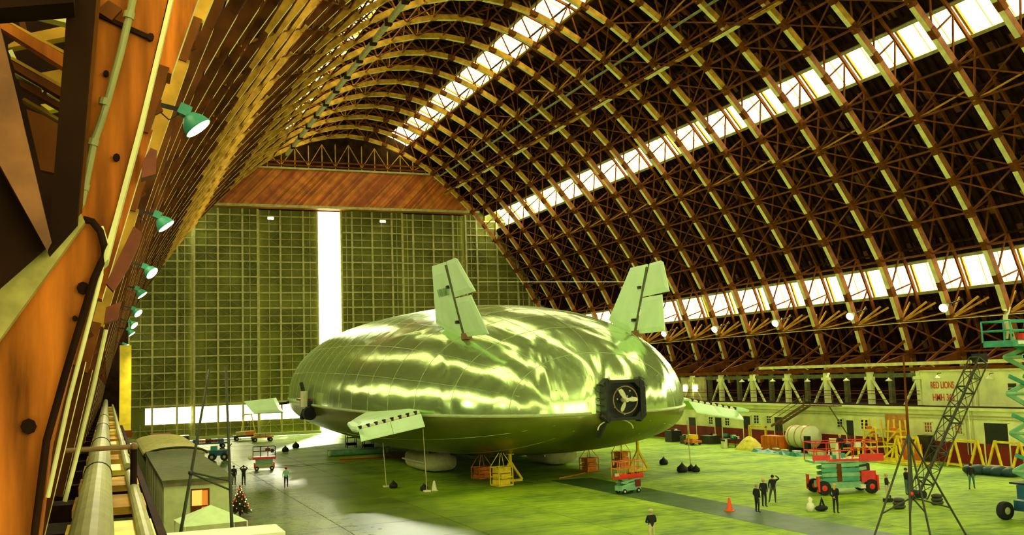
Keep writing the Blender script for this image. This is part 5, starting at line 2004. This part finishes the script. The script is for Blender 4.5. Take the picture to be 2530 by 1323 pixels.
def person(loc, rz, label, top='black', legs='black', hair='dark', pose=None, hat=None, h=1.76, long_hair=False):
    """local frame: faces -Y.  one continuous body grown from a joint skeleton"""
    pose = pose or {}
    J = dict(pelvis=(0, 0, .97), belly=(0, -.01, 1.12), chest=(0, 0, 1.32), neck=(0, .01, 1.50), jaw=(0, -.015, 1.57), head=(0, -.01, 1.66), crown=(0, .0, 1.74))
    for s, n in ((-1, 'r'), (1, 'l')):
        J.update({'sho' + n: (s * .19, 0, 1.43), 'elb' + n: (s * .26, .03, 1.15), 'wri' + n: (s * .25, -.06, .91), 'pal' + n: (s * .25, -.08, .84),
                  'hip' + n: (s * .095, 0, .92), 'kne' + n: (s * .11, -.02, .50), 'ank' + n: (s * .11, .02, .09), 'toe' + n: (s * .13, -.15, .04)})
    J.update(pose)
    R = dict(pelvis=.145, belly=.135, chest=.15, neck=.062, jaw=.075, head=.098, crown=.07)
    for n in 'rl':
        R.update({'sho' + n: .078, 'elb' + n: .052, 'wri' + n: .036, 'pal' + n: .036, 'hip' + n: .10, 'kne' + n: .068, 'ank' + n: .046, 'toe' + n: .042})
    E_ = [('pelvis', 'belly'), ('belly', 'chest'), ('chest', 'neck'), ('neck', 'jaw'), ('jaw', 'head'), ('head', 'crown')]
    for n in 'rl':
        E_ += [('chest', 'sho' + n), ('sho' + n, 'elb' + n), ('elb' + n, 'wri' + n), ('wri' + n, 'pal' + n), ('pelvis', 'hip' + n), ('hip' + n, 'kne' + n), ('kne' + n, 'ank' + n), ('ank' + n, 'toe' + n)]
    bm = bmesh.new()
    sk = bm.verts.layers.skin.verify()
    vv = {}
    for k, c in J.items():
        v = bm.verts.new(c)
        r = R[k]
        v[sk].radius = (r * (1.15 if k in ('chest', 'belly', 'pelvis') else 1), r * (.82 if k in ('chest', 'belly', 'pelvis') else 1))
        v[sk].use_root = (k == 'pelvis')
        vv[k] = v
    for a, b in E_:
        bm.edges.new((vv[a], vv[b]))
    # fingers: five short chains rooted in each palm
    for n, s in (('r', -1), ('l', 1)):
        w, p = V(J['wri' + n]), V(J['pal' + n])
        d = (p - w).normalized()
        side = d.cross(V((s, 0, 0.2)))
        if side.length < 1e-3:
            side = V((0, 1, 0))
        side.normalize()
        cur = side.cross(d) * .35
        for k, (off, ln) in enumerate(((-.03, .075), (-.01, .09), (.01, .085), (.03, .065), (-.045, .05))):
            q0 = p + side * off * .8 + (d * -.01 if k < 4 else d * -.03)
            dd = d if k < 4 else (d * .5 - side * .8).normalized()
            q1 = q0 + dd * ln * .6
            q2 = q1 + (dd + cur).normalized() * ln * .55
            pr = None
            for i, q in enumerate((q0, q1, q2)):
                v = bm.verts.new(q)
                v[sk].radius = (.0095 - .001 * i,) * 2
                v[sk].use_root = i == 0
                if pr:
                    bm.edges.new((pr, v))
                pr = v
    me0 = bpy.data.meshes.new('body')
    bm.to_mesh(me0)
    bm.free()
    tmp = bpy.data.objects.new('body_tmp', me0)
    COL.objects.link(tmp)
    tmp.modifiers.new('skin', 'SKIN')
    sub = tmp.modifiers.new('sub', 'SUBSURF')
    sub.levels = 1
    sub.render_levels = 1
    dg = bpy.context.evaluated_depsgraph_get()
    me = bpy.data.meshes.new_from_object(tmp.evaluated_get(dg))
    bpy.data.objects.remove(tmp)
    me.materials.clear()
    for m_ in (SKINM, CLOTHS[top], CLOTHS[legs], SHOE):
        me.materials.append(m_)
    segs = []
    for a, b in E_:
        if a in ('neck', 'jaw', 'head'):
            mi = 0
        elif a.startswith('wri'):
            mi = 0
        elif a.startswith('ank'):
            mi = 3
        elif a.startswith(('hip', 'kne')) or b.startswith('hip'):
            mi = 2
        else:
            mi = 1
        segs.append((V(J[a]), V(J[b]), mi))
    for p in me.polygons:
        c = p.center
        best, bi = 1e9, 1
        for a, b, mi in segs:
            ab = b - a
            u = max(0, min(1, (c - a).dot(ab) / max(1e-9, ab.length_squared)))
            d = (c - a - ab * u).length_squared
            if d < best:
                best, bi = d, mi
        p.material_index = bi
    me.shade_smooth()
    sc = h / 1.80
    t = thing('person', label, 'person', loc, rz)
    t.scale = (sc, sc, sc)
    o = bpy.data.objects.new('body', me)
    COL.objects.link(o)
    o.parent = t
    hd = V(J['head'])
    nz = MB().ball(hd + V((0, -.105, -.02)), .018, (.8, 1.2, 1.4), 6, 5)
    for s in (-1, 1):
        nz.ball(hd + V((s * .1, 0, -.01)), .024, (.5, .8, 1.3), 6, 5)
    nz.build('nose_and_ears', SKINM, o)
    ey = MB()
    for s in (-1, 1):
        ey.ball(hd + V((s * .036, -.093, .012)), .012, n=6, m=5)
    ey.box(hd + V((0, -.098, -.055)), (.045, .012, .01))
    ey.build('eyes_and_mouth', SHOE, o)
    hm_ = MB().ball(hd + V((0, .022, .035)), .112, (.95, 1.0, .9), 12, 8)
    if long_hair:
        hm_.ball(hd + V((0, .075, -.10)), .10, (.95, .6, 1.7), 10, 7)
    if hat != 'bald':
        hm_.build('hair', HAIRS[hair], o, smooth=True)
    if hat and hat != 'bald':
        MB().ball(hd + V((0, .0, .055)), .122, (1, 1.05, .75), 12, 8).build('cap', hat, o, smooth=True)
        MB().box(hd + V((0, -.13, .06)), (.14, .11, .015)).build('cap_peak', hat, o)
    return t


HH = {'elbr': (-.42, .05, 1.55), 'wrir': (-.20, -.06, 1.72), 'palr': (-.13, -.07, 1.76)}
XARM = {'elbr': (-.27, -.05, 1.14), 'wrir': (-.02, -.22, 1.17), 'palr': (.06, -.22, 1.19), 'elbl': (.27, -.05, 1.14), 'wril': (.02, -.24, 1.13), 'pall': (-.06, -.24, 1.15)}
WALK = {'kner': (-.11, -.2, .52), 'ankr': (-.11, -.26, .10), 'toer': (-.13, -.42, .07), 'knel': (.11, .02, .51), 'ankl': (.11, .28, .14), 'toel': (.13, .13, .04), 'wrir': (-.26, .12, .93), 'palr': (-.26, .13, .86), 'wril': (.26, -.2, .95), 'pall': (.26, -.24, .89)}
STRIDE = {'hipl': (.10, 0, .92), 'knel': (.2, -.02, .5), 'ankl': (.28, .02, .09), 'toel': (.33, -.13, .04)}
BACKH = {'elbr': (-.27, .12, 1.16), 'wrir': (-.05, .17, .98), 'palr': (.02, .17, .96), 'elbl': (.27, .12, 1.16), 'wril': (.05, .18, .96), 'pall': (-.02, .18, .94)}
POCK = {'wrir': (-.19, -.09, .95), 'palr': (-.16, -.11, .9), 'wril': (.19, -.09, .95), 'pall': (.16, -.11, .9)}
BOTHUP = {'elbr': (-.36, -.05, 1.5), 'wrir': (-.13, -.12, 1.66), 'palr': (-.06, -.13, 1.68), 'elbl': (.36, -.05, 1.5), 'wril': (.13, -.12, 1.66), 'pall': (.06, -.13, 1.68)}
REACH = {'elbr': (-.3, -.12, 1.62), 'wrir': (-.28, -.2, 1.9), 'palr': (-.28, -.21, 1.97)}


def at(px, py):
    p = F(px, py)
    return (p.x, p.y, 0)


def deg(a):
    return math.radians(a)


person(at(578, 1201), deg(150), 'person in dark clothes standing left near the Christmas tree', 'black', 'black', pose=POCK)
person(at(602, 1201), deg(160), 'person in dark clothes photographing beside the Christmas tree', 'black', 'black', pose=BOTHUP)
person(at(707, 1207), deg(170), 'person in green shirt and red cap walking on the left aisle', 'green', 'black', pose=WALK, hat=RED)
person(at(1612, 1349), deg(175), 'person in black jacket and pale cap cut by the bottom edge', 'black', 'khaki', hair='grey', pose=XARM, hat=CLOTHS['khaki'], h=1.82)
person(at(1872, 1268), deg(100), 'person in black, front left of the group of three', 'black', 'dark', hair='grey', pose=POCK, h=1.74)
person(at(1889, 1254), deg(115), 'balding person in a black coat, middle of the group of three', 'black', 'black', hair='blond', pose=POCK, h=1.8)
person(at(1912, 1244), deg(140), 'person in black shading eyes with a raised arm', 'black', 'grey', pose=dict(HH, **STRIDE), h=1.82)
person(at(2066, 1270), deg(120), 'long-haired person in black standing before the big red lift', 'black', 'black', hair='blond', pose=BACKH, long_hair=True, h=1.78)
person(at(2193, 1238), deg(35), 'blond person in black top and pale trousers with folded arms', 'black', 'khaki', hair='blond', pose=XARM, h=1.75)
person(at(2242, 1224), deg(15), 'person in black top and jeans behind the mast leg', 'black', 'jeans', pose=XARM, h=1.8)
person(at(2402, 1211), deg(125), 'person in black jacket and faded jeans striding on the right', 'black', 'jeans', pose=dict(WALK), h=1.8)
q = big.location
person((q.x + .25, q.y + .25, 2.27), deg(150), 'person in dark clothes standing on the big red lift', 'black', 'dark', hair='blond', pose=POCK, h=1.72)
person((46.25, 42.0, 9.79), deg(60), 'worker in pale shirt and white hard hat inside the blue basket', 'white', 'khaki', pose=REACH, hat=WHITE, h=1.74)
